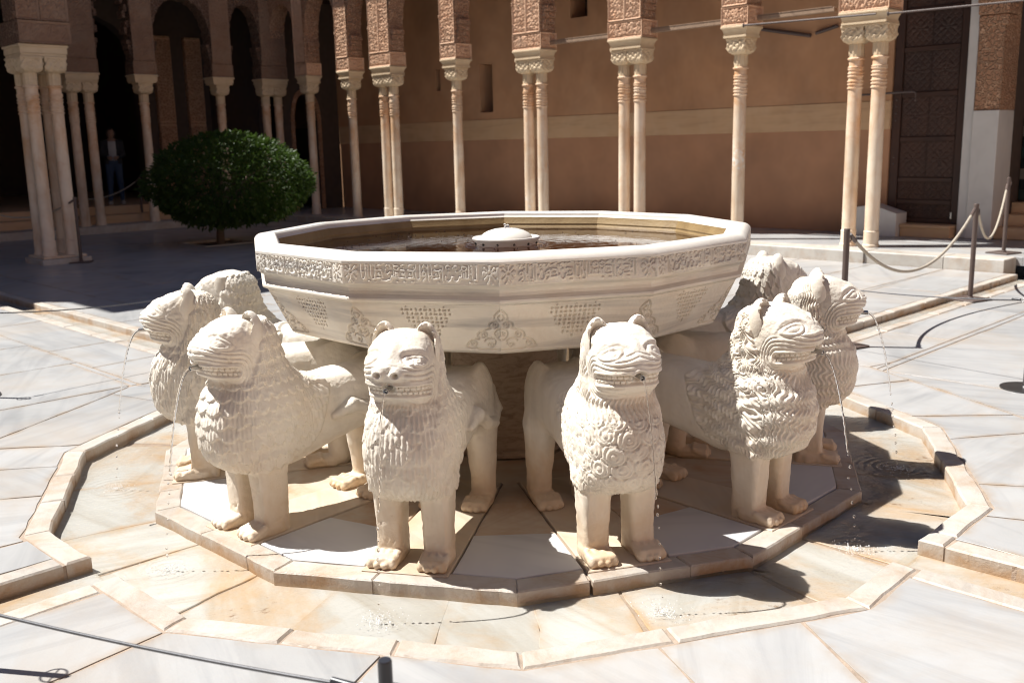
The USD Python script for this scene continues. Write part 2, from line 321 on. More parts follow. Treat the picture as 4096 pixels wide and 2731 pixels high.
M['dark'] = plain('dark_hall_plaster', (0.075, 0.052, 0.040), rough=0.9, noise=0.2)
M['wood'] = stone('dark_door_wood', (0.060, 0.024, 0.012), (0.034, 0.014, 0.008), rough=0.55, vscale=3.0, vamt=0.8, per_object=True, bump=0.3, stretch=0.25, vert=True, tone=0.25)
M['beam'] = stone('old_beam_wood', (0.30, 0.20, 0.13), (0.18, 0.11, 0.07), rough=0.8, vscale=3.0, vamt=0.8, per_object=False, bump=0.5, stretch=6.0)
M['iron'] = plain('painted_iron', (0.10, 0.072, 0.062), rough=0.5, noise=0.15, spec=0.4)
M['steel'] = plain('brushed_steel', (0.20, 0.195, 0.19), rough=0.34, metallic=0.9, noise=0.1)
M['black'] = plain('black_metal', (0.025, 0.025, 0.03), rough=0.35, noise=0.1)
M['spout'] = plain('spout_steel', (0.42, 0.41, 0.40), rough=0.28, metallic=1.0, noise=0.15, scale=40)
M['hole'] = plain('spout_bore', (0.02, 0.018, 0.016), rough=0.7)
M['rope'] = plain('grey_rope', (0.40, 0.35, 0.28), rough=0.85, noise=0.2, scale=40, bump=0.6, bscale=160)
M['cable'] = plain('steel_cable', (0.10, 0.10, 0.105), rough=0.45, metallic=0.5, noise=0.2, scale=80)
M['white'] = stone('white_jamb_marble', (0.70, 0.68, 0.64), (0.55, 0.53, 0.50), rough=0.55, vscale=1.0, vamt=0.4, bump=0.15)
M['tile_dark'] = plain('dark_glazed_tile', (0.012, 0.016, 0.016), rough=0.25, noise=0.2)
M['tile_green'] = plain('green_glazed_tile', (0.02, 0.035, 0.03), rough=0.25, noise=0.25)
M['tile_pale'] = plain('pale_glazed_tile', (0.15, 0.125, 0.10), rough=0.3, noise=0.25)
M['soil'] = plain('planting_soil', (0.07, 0.045, 0.03), rough=0.95, noise=0.4, bump=0.8, bscale=25)
M['bark'] = plain('tree_bark', (0.13, 0.09, 0.06), rough=0.9, noise=0.3, bump=0.9, bscale=40)
M['roof'] = plain('roof_tile', (0.30, 0.17, 0.10), rough=0.85, noise=0.3)
M['ground'] = plain('earth_ground', (0.42, 0.36, 0.28), rough=0.95, noise=0.2)
M['skin'] = plain('skin', (0.22, 0.13, 0.09), rough=0.55, noise=0.05)
M['hair'] = plain('dark_hair', (0.03, 0.02, 0.015), rough=0.6, noise=0.2)
M['shirt'] = plain('white_cloth', (0.30, 0.30, 0.31), rough=0.9, noise=0.06)
M['jacket'] = plain('dark_cloth', (0.016, 0.016, 0.02), rough=0.9, noise=0.1)
M['denim'] = plain('blue_denim', (0.028, 0.048, 0.09), rough=0.9, noise=0.15, scale=20)
M['shoe'] = plain('white_shoe', (0.28, 0.27, 0.26), rough=0.7)
# leaves
_lf = {'oi': ('geometry', {}), 'n': ('noise_texture', {'scale': 9.0, 'detail': 3.0}), 'isl': ('mix_float', {'fac': 0.6}),
       'r': ('rgb_ramp', {'ramp': [(0.0, (0.030, 0.062, 0.010)), (0.45, (0.060, 0.105, 0.014)), (0.8, (0.115, 0.155, 0.018)), (0.96, (0.16, 0.18, 0.022)), (1.0, (0.40, 0.28, 0.03))]}),
       'p': ('principled_bsdf', {'roughness': 0.5, 'specular_ior_level': 0.3}), 't': ('translucent_bsdf', {}), 'm': ('mix_closure', {'fac': 0.38})}
M['leaf'] = usdkit.material(stage, L + 'orange_leaf', _lf, [('oi.position', 'n.vector'), ('n.fac', 'isl.a'), ('oi.random_per_island', 'isl.b'), ('isl.result', 'r.fac'), ('r.color', 'p.base_color'), ('r.color', 't.color'), ('p.BSDF', 'm.closure1'), ('t.BSDF', 'm.closure2')], surface='m.closure')
# water
def water(name, tint, scale, strength, extra=None):
    n = {'geo': ('geometry', {}), 'n': ('noise_texture', {'scale': scale, 'detail': 3.0, 'roughness': 0.55, 'distortion': 0.6}), 'map': ('mapping', {'scale': (1.0, 1.6, 1.0)}),
         'b': ('bump', {'strength': strength, 'distance': 0.02}), 'f': ('fresnel', {'IOR': 1.33}), 'g': ('glossy_bsdf', {'roughness': 0.02, 'color': (1, 1, 1)}), 't': ('transparent_bsdf', {'color': tint}), 'm': ('mix_closure', {})}
    l = [('geo.position', 'map.vector'), ('map.vector', 'n.vector'), ('n.fac', 'b.height'), ('b.normal', 'f.normal'), ('b.normal', 'g.normal'), ('f.fac', 'm.fac'), ('t.BSDF', 'm.closure1'), ('g.BSDF', 'm.closure2')]
    return usdkit.material(stage, L + name, n, [x for x in l if x[1] != 'f.normal'], surface='m.closure')
M['water_basin'] = water('basin_water', (0.34, 0.21, 0.08), 13.0, 0.03)
M['water_ring'] = water('channel_water', (0.975, 0.97, 0.95), 16.0, 0.30)
M['jet'] = usdkit.material(stage, L + 'water_jet', {'p': ('principled_bsdf', {'base_color': (1, 1, 1), 'roughness': 0.02, 'ior': 1.33, 'transmission_weight': 1.0})}, [], surface='p.BSDF')
M['foam'] = usdkit.material(stage, L + 'water_foam', {'g': ('principled_bsdf', {'roughness': 0.12, 'base_color': (0.86, 0.87, 0.88)}), 't': ('transparent_bsdf', {'color': (1, 1, 1)}), 'm': ('mix_closure', {'fac': 0.40})}, [('t.BSDF', 'm.closure1'), ('g.BSDF', 'm.closure2')], surface='m.closure')
M['bubble'] = usdkit.material(stage, L + 'water_bubble', {'g': ('glossy_bsdf', {'roughness': 0.05, 'color': (1, 1, 1)}), 't': ('transparent_bsdf', {'color': (0.98, 0.98, 0.98)}), 'f': ('fresnel', {'IOR': 1.5}), 'm': ('mix_closure', {})}, [('f.fac', 'm.fac'), ('t.BSDF', 'm.closure1'), ('g.BSDF', 'm.closure2')], surface='m.closure')
# ---------------------------------------------------------------- signed distance shapes and their meshing
def smin(a, b, k):
    h = np.clip(0.5 + 0.5 * (b - a) / k, 0, 1); return b * (1 - h) + a * h - k * h * (1 - h)
def ell(P, c, r):
    q = (P - np.asarray(c)) / np.asarray(r); n = np.sqrt((q * q).sum(-1)); m = np.sqrt(((q / np.asarray(r)) ** 2).sum(-1))
    return n * (n - 1) / np.maximum(m, 1e-6)
def rcone(P, a, b, ra, rb):
    a, b = np.asarray(a, float), np.asarray(b, float); d = b - a
    t = np.clip(((P - a) @ d) / (d @ d), 0, 1)
    return np.linalg.norm(P - a - t[:, None] * d, axis=1) - (ra + (rb - ra) * t)
def rbox(P, c, h, r):
    q = np.abs(P - np.asarray(c)) - (np.asarray(h) - r)
    return np.linalg.norm(np.maximum(q, 0), axis=1) + np.minimum(q.max(1), 0) - r
def surface_net(fn, lo, hi, h):
    lo, hi = np.asarray(lo, float), np.asarray(hi, float); n = np.ceil((hi - lo) / h).astype(int) + 1
    ax = [lo[k] + np.arange(n[k]) * h for k in range(3)]
    G = np.stack(np.meshgrid(*ax, indexing='ij'), -1).reshape(-1, 3)
    val = np.concatenate([fn(G[k:k + 200000]) for k in range(0, len(G), 200000)]).reshape(n)
    s = val < 0
    c = np.zeros(n - 1, int)
    off = [(i, j, k) for i in (0, 1) for j in (0, 1) for k in (0, 1)]
    sl = lambda A, o: A[o[0]:o[0] + n[0] - 1, o[1]:o[1] + n[1] - 1, o[2]:o[2] + n[2] - 1]
    for o in off:
        c += sl(s, o)
    act = (c > 0) & (c < 8); idx = -np.ones(n - 1, int); idx[act] = np.arange(act.sum())
    acc = np.zeros((act.sum(), 3)); cnt = np.zeros(act.sum()); base = np.argwhere(act)
    for a in off:
        for k in range(3):
            if a[k] == 0:
                b = list(a); b[k] = 1
                va, vb = sl(val, a)[act], sl(val, b)[act]; m = (va < 0) != (vb < 0)
                t = va[m] / (va[m] - vb[m]); p = np.tile(np.array(a, float), (m.sum(), 1)); p[:, k] = t
                acc[m] += p; cnt[m] += 1
    V = lo + (base + acc / cnt[:, None]) * h
    F = []
    for k in range(3):
        i, j = (k + 1) % 3, (k + 2) % 3
        A = np.moveaxis(s, (k, i, j), (0, 1, 2)); I = np.moveaxis(idx, (k, i, j), (0, 1, 2))
        e = A[:-1, 1:-1, 1:-1] != A[1:, 1:-1, 1:-1]; q = np.argwhere(e); q[:, 1:] += 1
        a_, b_, c_ = q.T
        quad = np.stack([I[a_, b_ - 1, c_ - 1], I[a_, b_, c_ - 1], I[a_, b_, c_], I[a_, b_ - 1, c_]], 1)
        fl = ~A[a_, b_, c_]
        quad[fl] = quad[fl][:, ::-1]; F.append(quad)
    F = np.vstack(F); F = F[(F >= 0).all(1)]
    return V, np.vstack([F[:, [0, 1, 2]], F[:, [0, 2, 3]]])
def project(fn, V, it=2, e=0.002):
    for _ in range(it):
        f0 = fn(V); g = np.stack([fn(V + np.eye(3)[k] * e) - f0 for k in range(3)], 1) / e
        L2 = np.maximum((g * g).sum(1), 0.05); st = np.clip(f0 / L2, -0.01, 0.01); V = V - g * st[:, None]
    return V, g / np.maximum(np.linalg.norm(g, axis=1, keepdims=True), 1e-9)
def fine_mesh(fn, lo, hi, h, levels=1):
    V, F = surface_net(fn, lo, hi, h)
    V, N = project(fn, V, 1)
    for _ in range(levels):
        V, F = trimesh.remesh.subdivide(V, F)
        V, N = project(fn, V, 1 if _ < levels - 1 else 2)
    return V, F, N
def refine(fn, V, F, mask):
    """splits the triangles whose corners are all in mask into four; their neighbours are split to fit, so no cracks open."""
    full = mask[F].all(1)
    e = np.sort(np.concatenate([F[:, [0, 1]], F[:, [1, 2]], F[:, [2, 0]]]), 1); n = len(F)
    u, inv = np.unique(e, axis=0, return_inverse=True); inv = inv.ravel().reshape(3, n).T
    mk = np.zeros(len(u), bool); mk[inv[full].ravel()] = True
    new = -np.ones(len(u), int); new[mk] = len(V) + np.arange(mk.sum())
    V = np.vstack([V, V[u[mk]].mean(1)]); m = new[inv]; has = m >= 0; c = has.sum(1); out = [F[c == 0]]
    f, q = F[c == 3], m[c == 3]
    out += [np.stack([f[:, 0], q[:, 0], q[:, 2]], 1), np.stack([q[:, 0], f[:, 1], q[:, 1]], 1), np.stack([q[:, 2], q[:, 1], f[:, 2]], 1), q]
    for k in range(3):
        r = [k, (k + 1) % 3, (k + 2) % 3]
        s = (c == 1) & has[:, k]; f, q = F[s][:, r], m[s][:, k]
        out += [np.stack([f[:, 0], q, f[:, 2]], 1), np.stack([q, f[:, 1], f[:, 2]], 1)]
        s = (c == 2) & ~has[:, k]; f, q1, q2 = F[s][:, r], m[s][:, (k + 1) % 3], m[s][:, (k + 2) % 3]
        out += [np.stack([f[:, 0], f[:, 1], q1], 1), np.stack([f[:, 0], q1, q2], 1), np.stack([q2, q1, f[:, 2]], 1)]
    V, N = project(fn, V, 2)
    return V, np.vstack(out), N

# ---------------------------------------------------------------- the lion, local x = outwards along its radius, z from the podium's top
_pc = lambda z, v: PchipInterpolator(z, v, extrapolate=True)
_z = [.272, .300, .328, .364, .40, .48, .56, .62, .665, .695, .72, .745, .77, .81, .84, .87, .90, .922, .94, .955]
_front = _pc(_z, [1.70, 1.765, 1.81, 1.838, 1.852, 1.862, 1.852, 1.825, 1.798, 1.80, 1.842, 1.862, 1.872, 1.882, 1.884, 1.858, 1.822, 1.785, 1.745, 1.68])
_back = _pc(_z, [1.56, 1.50, 1.46, 1.425, 1.40, 1.365, 1.355, 1.38, 1.425, 1.455, 1.475, 1.487, 1.495, 1.507, 1.515, 1.525, 1.54, 1.565, 1.60, 1.655])
_wid = _pc(_z, [.118, .138, .150, .158, .164, .168, .164, .154, .142, .134, .130, .129, .130, .131, .130, .126, .118, .104, .085, .04])
_tx = [.72, .76, .80, .86, .95, 1.1, 1.3, 1.5, 1.6]
_top = _pc(_tx, [.52, .575, .605, .628, .64, .642, .638, .62, .60])
_bot = _pc(_tx, [.50, .44, .405, .375, .35, .335, .295, .255, .26])
_tw = _pc(_tx, [.03, .085, .11, .127, .138, .140, .137, .138, .138])
def lion_sdf(P):
    x, y, z = P.T; ay = np.abs(y)
    zc = np.clip(z, .26, .957); f, b, w = _front(zc), _back(zc), np.maximum(_wid(zc), .03)
    cx, hx = (f + b) / 2, (f - b) / 2
    head = sstep(.66, .72, z); ex = 2.5 + .2 * head
    # the front half of the head is squarer than its back
    q = ((np.abs(x - cx) / hx) ** ex + (ay / w) ** ex) ** (1 / ex)
    d = (q - 1) * np.minimum(hx, w)
    d = np.maximum(d, np.maximum(z - .953, .274 - z))
    xc = np.clip(x, .72, 1.58); t, bo, tw = _top(xc), _bot(xc), _tw(xc)
    zc2, hz = (t + bo) / 2, (t - bo) / 2
    q = ((np.abs(z - zc2) / hz) ** 2.8 + (ay / tw) ** 2.8) ** (1 / 2.8)
    tor = np.maximum((q - 1) * np.minimum(hz, tw), np.maximum(.725 - x, x - 1.62))
    d = smin(d, tor, .035)
    Q = np.stack([x, ay * 1.04, z], 1)
    # front legs: flat sided posts
    leg = rbox(Q, (1.634, .102, .17), (.068 , .055, .19), .028)
    leg = leg - .012 * np.clip((z - .12) / .2, 0, 1)
    d = smin(d, leg, .03)
    # hind legs
    th = ell(Q, (.93, .098, .46), (.155, .062, .20))
    th = smin(th, rcone(Q, (.95, .105, .36), (.955, .110, .20), .082, .064), .05)
    th = smin(th, rcone(Q, (.955, .110, .20), (.945, .113, .05), .062, .060), .03)
    th = smin(th, rcone(Q, (.90, .110, .17), (.865, .110, .13), .040, .022), .03)
    d = smin(d, th, .025)
    # paws
    for cx0 in (1.685, 1.03):
        d = smin(d, rbox(Q, (cx0 + .012, .108, .020), (.085, .061, .026), .018), .016)
        for k in range(4):
            yy = .108 + (k - 1.5) * .0325
            toe = rcone(Q, (cx0 + .02, yy, .038), (cx0 + .100 - .010 * abs(k - 1.5), yy, .0165), .0165, .0165)
            d = smin(d, toe, .006)
    # tail brought round the thigh onto the flank
    tl = [(.755, .03, .56), (.765, .10, .50), (.84, .152, .42), (.97, .170, .385), (1.06, .163, .41), (1.12, .152, .46), (1.20, .150, .485), (1.30, .148, .455)]
    rr = [.024, .024, .025, .025, .026, .030, .036, .016]
    for k in range(len(tl) - 1):
        a, bb = np.array(tl[k]), np.array(tl[k + 1])
        d = smin(d, rcone(P, a, bb, rr[k], rr[k + 1]), .012)
    d = smin(d, rcone(Q * np.array([1, 1, 1]), (1.02, .128, .30), (1.0, .11, .22), .012, .01), .05)
    return d
def ear_sdf(P):
    """one ear at +y: a cup open to the front."""
    o = ell(P, (1.662, .084, .876), (.055, .052, .106))
    i = ell(P, (1.703, .087, .888), (.060, .040, .092))
    s = np.maximum(o, -i)
    return np.maximum(s, P[:, 0] - 1.703 - .15 * (.90 - P[:, 2]))
LV, LF = surface_net(lion_sdf, (.66, -.26, -.03), (1.95, .26, .985), .0115)
LV, LN = project(lion_sdf, LV, 2)
_m = ((LV[:, 0] > 1.27) & (LV[:, 2] > .255)) | (LV[:, 2] < .10) | ((LV[:, 1] > .10) & (LV[:, 2] > .33))
LV, LF, LN = refine(lion_sdf, LV, LF, _m)
HV, HF, HN = refine(lion_sdf, LV, LF, (LV[:, 0] > 1.58) & (LV[:, 2] > .67))
EV, EF, EN = fine_mesh(ear_sdf, (1.58, .02, .74), (1.74, .18, .99), .012, 1)

def lion_relief(V, N, style, seed, lift=0.0):
    x, y, z = V.T; ay = np.abs(y); rng = np.random.default_rng(seed)
    nz = lambda k, s: meshkit.noise(V * k, s) - .5
    al = np.arctan2(y, x - 1.68); s = al * .17; as_ = np.abs(s)
    h = np.zeros(len(V))
    # ---- face
    edge = 1.655 + .045 * np.clip((.80 - z) / .1, 0, 1) + .03 * np.clip((z - .86) / .06, 0, 1)
    face = sstep(-.006, .012, x - edge) * sstep(.668, .69, z)
    cut = np.exp(-((x - edge) / .006) ** 2) * sstep(.70, .72, z) * (1 - sstep(.89, .91, z))
    mz = .752 + lift - .012 * np.clip(as_ / .17, 0, 1) ** 2
    dz = z - mz; ds = np.maximum(as_ - .165, 0); dm = np.hypot(ds, dz)
    teeth = 1 - sstep(.016, .021, dm)
    tt = np.abs(((as_ + .5 * .021 * (dz > 0)) / .021) % 1 - .5)
    tooth = sstep(.5, .38, tt) * sstep(0.0, .004, np.abs(dz)) * sstep(.019, .014, np.abs(dz))
    g = -.011 * teeth + .009 * teeth * tooth * sstep(.01, .03, as_)
    g += .006 * np.exp(-((dm - .026) / .006) ** 2)
    ring = sstep(.030, .034, dm) * (1 - sstep(.092, .104, dm)) * np.where(dz > 0, 1.0, .75) * sstep(.02, .06, as_ + .5 * np.clip(dz, 0, 1))
    per = {'flat': .0165, 'deep': .019, 'soft': .021}.get({1: 'soft', 2: 'flat', 3: 'flat'}.get(style, 'deep'), .0165)
    wv = .009 * np.sin(as_ * 24 + seed) * np.clip(dz / .05, -1, 1)
    gr = np.abs(((dm + wv - .030) / per + .5) % 1 - .5)
    g += ring * (.0020 - .0060 * np.exp(-(gr / .17) ** 2))
    # eye
    ex, ez = as_ - .098, z - .868
    c, si = math.cos(.30), math.sin(.30); e1, e2 = ex * c - ez * si, ex * si + ez * c
    de = np.sqrt((e1 / (.037 + .012 * (e1 > 0))) ** 2 + (e2 / .0165) ** 2)
    em = 1 - sstep(1.6, 2.0, de)
    g = g * (1 - em) + em * (.0022 * np.exp(-((de - 1.05) / .20) ** 2) + .0018 * np.exp(-(de / .40) ** 2) - .0018 * np.exp(-((de - .68) / .14) ** 2) - .0034 * np.exp(-((de - 1.45) / .18) ** 2))
    brow = np.exp(-((z - (.905 - .9 * (as_ - .09) ** 2 * 4)) / .0075) ** 2) * sstep(.02, .05, as_) * (1 - sstep(.14, .17, as_))
    g += .0055 * brow
    g += .010 * np.exp(-(as_ / .030) ** 2) * sstep(.80, .84, z) * (1 - sstep(.90, .94, z))          # bridge of the nose
    g += .012 * np.exp(-(as_ / .045) ** 2 - ((z - .812) / .017) ** 2)                              # nose
    g -= .006 * np.exp(-((z - .792) / .004) ** 2) * (1 - sstep(.05, .09, as_))
    if style == 1:                                                                                   # the damaged face: round nostrils, hollow eye
        dn = np.hypot(as_ - .027, z - .822)
        g = g * (1 - sstep(.035, .02, dn) * .8) + .020 * np.exp(-((dn - .012) / .010) ** 2) - .016 * np.exp(-(dn / .007) ** 2)
        hol = np.exp(-((s - .085) / .045) ** 2 - ((z - .885) / .022) ** 2)
        g += -.020 * hol + .012 * np.abs(nz(70, 3)) * np.exp(-((s - .11) / .04) ** 2 - ((z - .86) / .03) ** 2)
    if style in (0, 5, 7):
        g = g * .85 + .006 * nz(60, 5) * sstep(.84, .9, z)
    h += face * g - .006 * cut
    # hole round the spout
    dsp = np.hypot(y, z - .765 - lift); fr = sstep(1.80, 1.84, x)
    h -= fr * .012 * (1 - sstep(.018, .026, dsp)); h += fr * .003 * np.exp(-((dsp - .030) / .005) ** 2)
    # ---- mane
    back_edge = np.interp(z, [.26, .32, .40, .50, .60, .66], [1.50, 1.44, 1.37, 1.33, 1.29, 1.36])
    ps = np.arctan2(y, x - 1.585); u = ps * .205; v = z
    zb = .285 + .012 * np.abs(np.sin(ps * 9)) + .03 * sstep(1.2, 2.2, np.abs(ps))
    mane = sstep(-.004, .008, x - back_edge) * sstep(-.004, .006, z - zb) * (1 - face) * (1 - sstep(.925, .94, z))
    smooth_head = sstep(.84, .87, z) * sstep(1.605, 1.65, x)
    mane = mane * (1 - smooth_head)
    def scales(rh, wd, thick, stri, tip=.5):
        best = np.zeros(len(V)); done = np.zeros(len(V), bool)
        j0 = np.floor(v / rh).astype(int)
        for k in (0, -1, -2):                                       # rows whose scale hangs over this point, topmost first
            j = j0 - k if False else j0 + (1 if k == 0 else 0) + (k if k else 0) + (0 if k == 0 else 1)
            vt = j * rh - .35 * rh
            sh = (j % 2) * .5 + .21 * np.sin(j * 12.9 + seed)
            i = np.round(u / wd - sh); uc = (i + sh) * wd
            jit = .25 * np.sin(i * 7.1 + j * 3.3 + seed)
            du = (u - uc) / (wd * .56); tt = (v - vt - jit * .2 * rh) / rh
            low = np.abs(du) ** 2.2 * tip
            ins = (tt > low) & (tt < 1.55) & ~done
            hh = thick * (1.0 - .62 * (tt - low)) * (1 - .35 * du ** 2) + stri * np.cos(2 * PI * du * 2.4) * (1 - sstep(.75, 1.3, tt))
            best[ins] = hh[ins]; done |= ins
        return best
    if style == 0:
        m = scales(.052, .056, .0115, .0016)
    elif style == 1:
        m = scales(.060, .062, .0075, .0028, .75)
    elif style == 2:                                                # round curls
        cw = .068; rw = .060
        best = np.full(len(V), -.001); done = np.zeros(len(V), bool)
        for k in (2, 1, 0, -1):
            jj = np.floor(v / rw) + k; sh = (jj % 2) * .5 + .15 * np.sin(jj * 5.1); ii = np.round(u / cw - sh)
            dx, dy = u - (ii + sh) * cw, v - (jj * rw + .010 * np.sin(ii * 3.7 + jj)); r = np.hypot(dx, np.where(dy > 0, dy * .55, dy))
            ins = (r < .037) & (dy < .05) & ~done
            hh = .0050 * (1 - .5 * r / .037) + .0020 * np.cos(2 * PI * (r - .004) / .0125) - .0035 * np.exp(-((r - .037) / .003) ** 2)
            best[ins] = hh[ins]; done |= ins
        lk = .0042 * np.cos(2 * PI * (u + .008 * np.sin(v * 60)) / .018)
        m = np.where(v > .60, lk + .002, best)
    elif style == 3:                                                # long wavy locks
        fl_ = sstep(.6, 1.5, np.abs(ps)) * .9; sg_ = np.sign(u)
        wob = .0085 * np.sin(2 * PI * (v - .35 * np.abs(u)) / .058 + 5 * nz(9, 4)) + .05 * nz(7, 6) + .012 * nz(22, 8)
        ph = u * (1 - .55 * fl_) + sg_ * v * fl_ * .95 + wob
        lock = np.cos(2 * PI * (v + .04 * nz(10, 9) + .3 * np.abs(u)) / .085)
        cs = np.cos(2 * PI * ph / .0185)
        m = .0042 * np.sign(cs) * np.abs(cs) ** .75 * (1 - .35 * (lock > .75)) + .0030 * lock + .001
    elif style == 4:
        ph = u + .009 * np.sin(v * 85 + 6 * nz(8, 3)) + .045 * nz(8, 7)
        m = .0036 * np.cos(2 * PI * ph / .0195) + .003 * np.cos(v * 80 + 14 * nz(9, 2))
    elif style == 5:                                                # drooping leaf shaped locks
        m = scales(.075, .052, .0095, .0030, 1.0)
    else:
        m = scales(.062, .070, .0120, .0022, .8)
    h += mane * m * 1.2
    h += mane * .0045 - .004 * np.exp(-((x - back_edge) / .006) ** 2) * sstep(.28, .30, z) * (1 - sstep(.6, .63, z)) * (ay > .05)
    # ---- fluted legs, tail tuft, stone's own unevenness
    fl = sstep(.07, .10, z) * (1 - sstep(.25, .29, z)) * sstep(1.48, 1.54, x) * sstep(.35, .6, np.abs(N[:, 0]))
    h -= .0055 * fl * (np.exp(-((ay - .074) / .006) ** 2) + np.exp(-((ay - .126) / .006) ** 2) + .8 * np.exp(-((ay - .100) / .0045) ** 2))
    tu = np.exp(-((x - 1.2) / .08) ** 2 - ((z - .475) / .04) ** 2) * sstep(.125, .14, ay) * (y > 0)
    h += .0016 * tu * np.cos(2 * PI * (z - .4 * (x - 1.2)) / .010)
    pr_ = np.hypot((x - .965) / .055, y / .038); h -= .0035 * np.exp(-((pr_ - 1) / .09) ** 2) * (z > .6)
    h += .005 * nz(16, 11 + seed) + .0026 * nz(60, 12 + seed) + .0012 * nz(150, 13)
    chip = np.clip(nz(24, 40 + seed) - .30, 0, 1)
    h -= .03 * chip
    return h
# ---------------------------------------------------------------- the fountain: podium, bed, kerbs
DOD0 = 0.025                                          # turn of the podium and the kerb against the basin
def dvert(k, R, t=0.0):
    a = math.radians(30 * k) + t
    return np.array([R * math.sin(a), -R * math.cos(a)])
def dring(R, t=0.0):
    return Polygon([dvert(k, R, t) for k in range(12)])
Z_POD, Z_WATER, Z_BED = -0.006, -0.052, -0.0655
R_POD, R_KERB = 1.93, 2.379
rng = np.random.default_rng(5)

# courtyard's base sheet, far below everything else, with a hole under the fountain's ring
def ring_sheet(outer, hole, z):
    tri = trimesh.creation.triangulate_polygon(Polygon(outer.exterior.coords, [hole.exterior.coords]), engine='earcut')
    return np.c_[tri[0], np.full(len(tri[0]), z)], tri[1]
big = sbox(-150, -150, 150, 150)
gv = np.array([[-150, -150, -.30], [150, -150, -.30], [150, 150, -.30], [-150, 150, -.30]], float)
tag(obj('ground', (gv, np.array([[0, 1, 2], [0, 2, 3]])), M['ground']), kind='structure')

# bed of the channel ring: radial slabs under the water
bed = thing('fountain_bed', None, None, kind='structure')
obj('mortar', slab(dring(2.47, DOD0), Z_BED - .05, Z_BED - .006, 0), M['mortar'], bed)
cuts = [-168, -141, -120, -97, -77, -60, -47, -32, -21, -7, 3, 14, 31, 44, 62, 74, 93, 117, 140, 160]
wid = dring(2.46, DOD0).difference(dring(1.90, DOD0))
for k, a in enumerate(cuts):
    b = cuts[(k + 1) % len(cuts)]; b = b + 360 if b < a else b
    sk = rng.uniform(-5, 5, 2)
    A = [[r * math.sin(math.radians(t)), -r * math.cos(math.radians(t))] for r, t in ((1.5, a - .3), (1.5, b + .3))]
    B = [[3.2 * math.sin(math.radians(t + d)), -3.2 * math.cos(math.radians(t + d))] for t, d in ((b, sk[1] * .3), (a, sk[0] * .3))]
    mid = [[3.4 * math.sin(math.radians((a + b) / 2)), -3.4 * math.cos(math.radians((a + b) / 2))]]
    pc = clean_poly(Polygon([A[0], A[1], B[0], mid[0], B[1]]).buffer(0).intersection(wid)).buffer(-.0035, join_style=2)
    obj('bed_slab', slab(clean_poly(pc), Z_BED - .04, Z_BED + rng.uniform(-.0015, .0015), .003, .010, .11, k, .05), M['bed'], bed)

# podium the lions stand on
pod = thing('fountain_podium', 'low twelve sided stone podium under the ring of lions', 'podium')
obj('core', slab(dring(1.90, DOD0), Z_BED - .04, Z_POD - .010, 0), M['mortar'], pod)
inner = dring(1.815, DOD0)
for k in range(12):
    a, b = k, k + 1
    for (f0, f1) in ((0, .42), (.42, 1.0)) if k % 3 else ((0, .3), (.3, .72), (.72, 1.0)):
        q = [dvert(a, 1.93, DOD0) * (1 - f0) + dvert(b, 1.93, DOD0) * f0, dvert(a, 1.93, DOD0) * (1 - f1) + dvert(b, 1.93, DOD0) * f1,
             dvert(a, 1.812, DOD0) * (1 - f1) + dvert(b, 1.812, DOD0) * f1, dvert(a, 1.812, DOD0) * (1 - f0) + dvert(b, 1.812, DOD0) * f0]
        obj('kerb_stone', slab(Polygon(q).buffer(-.0022, join_style=2), Z_BED - .03, Z_POD + rng.uniform(-.002, .003), .006, .007, .07, k * 3 + int(f0 * 10)), M['kerb'], pod)
LION_T0 = 0.032
def lion_theta(i):                                    # 5 -> +15 deg, 6 -> -15 deg, and so on round the ring; they stand a little unevenly
    return math.radians(165 - 30 * i) + LION_T0 + math.radians({7: .8, 6: .5, 5: -.7, 4: -2.0, 3: .2, 8: -2.0}.get(i, 0))
planks = []
for k in range(12):
    t = lion_theta((6 - k) % 12)
    r, sd = np.array([math.sin(t), -math.cos(t)]), np.array([math.cos(t), math.sin(t)])
    planks.append(Polygon([r * a + sd * b for a, b in ((.70, -.14), (1.80, -.185), (1.80, .185), (.70, .14))]))
allp = unary_union(planks)
for k in range(12):
    t0, t1 = math.radians(-15 + 30 * k) + LION_T0, math.radians(15 + 30 * k) + LION_T0
    def wedge(r0, r1):
        return Polygon([[r0 * math.sin(t0), -r0 * math.cos(t0)], [r1 * math.sin(t0), -r1 * math.cos(t0)], [r1 / math.cos(.26) * math.sin((t0 + t1) / 2), -r1 / math.cos(.26) * math.cos((t0 + t1) / 2)], [r1 * math.sin(t1), -r1 * math.cos(t1)], [r0 * math.sin(t1), -r0 * math.cos(t1)]])
    for (r0, r1, m, dz) in ((1.42, 2.2, 'podium_slab', .004), (1.02, 1.42, 'ochre', 0.0), (.36, 1.02, 'ochre', -.001)):
        g = clean_poly(wedge(r0, r1).intersection(inner).difference(allp).buffer(-.004, join_style=2))
        if g.area > .004:
            obj('podium_slab' if m == 'podium_slab' else 'ochre_slab', slab(g, Z_POD - .03, Z_POD + dz + rng.uniform(-.001, .001), .003, .004, .09, k * 7 + int(r0 * 10)), M[m], pod)

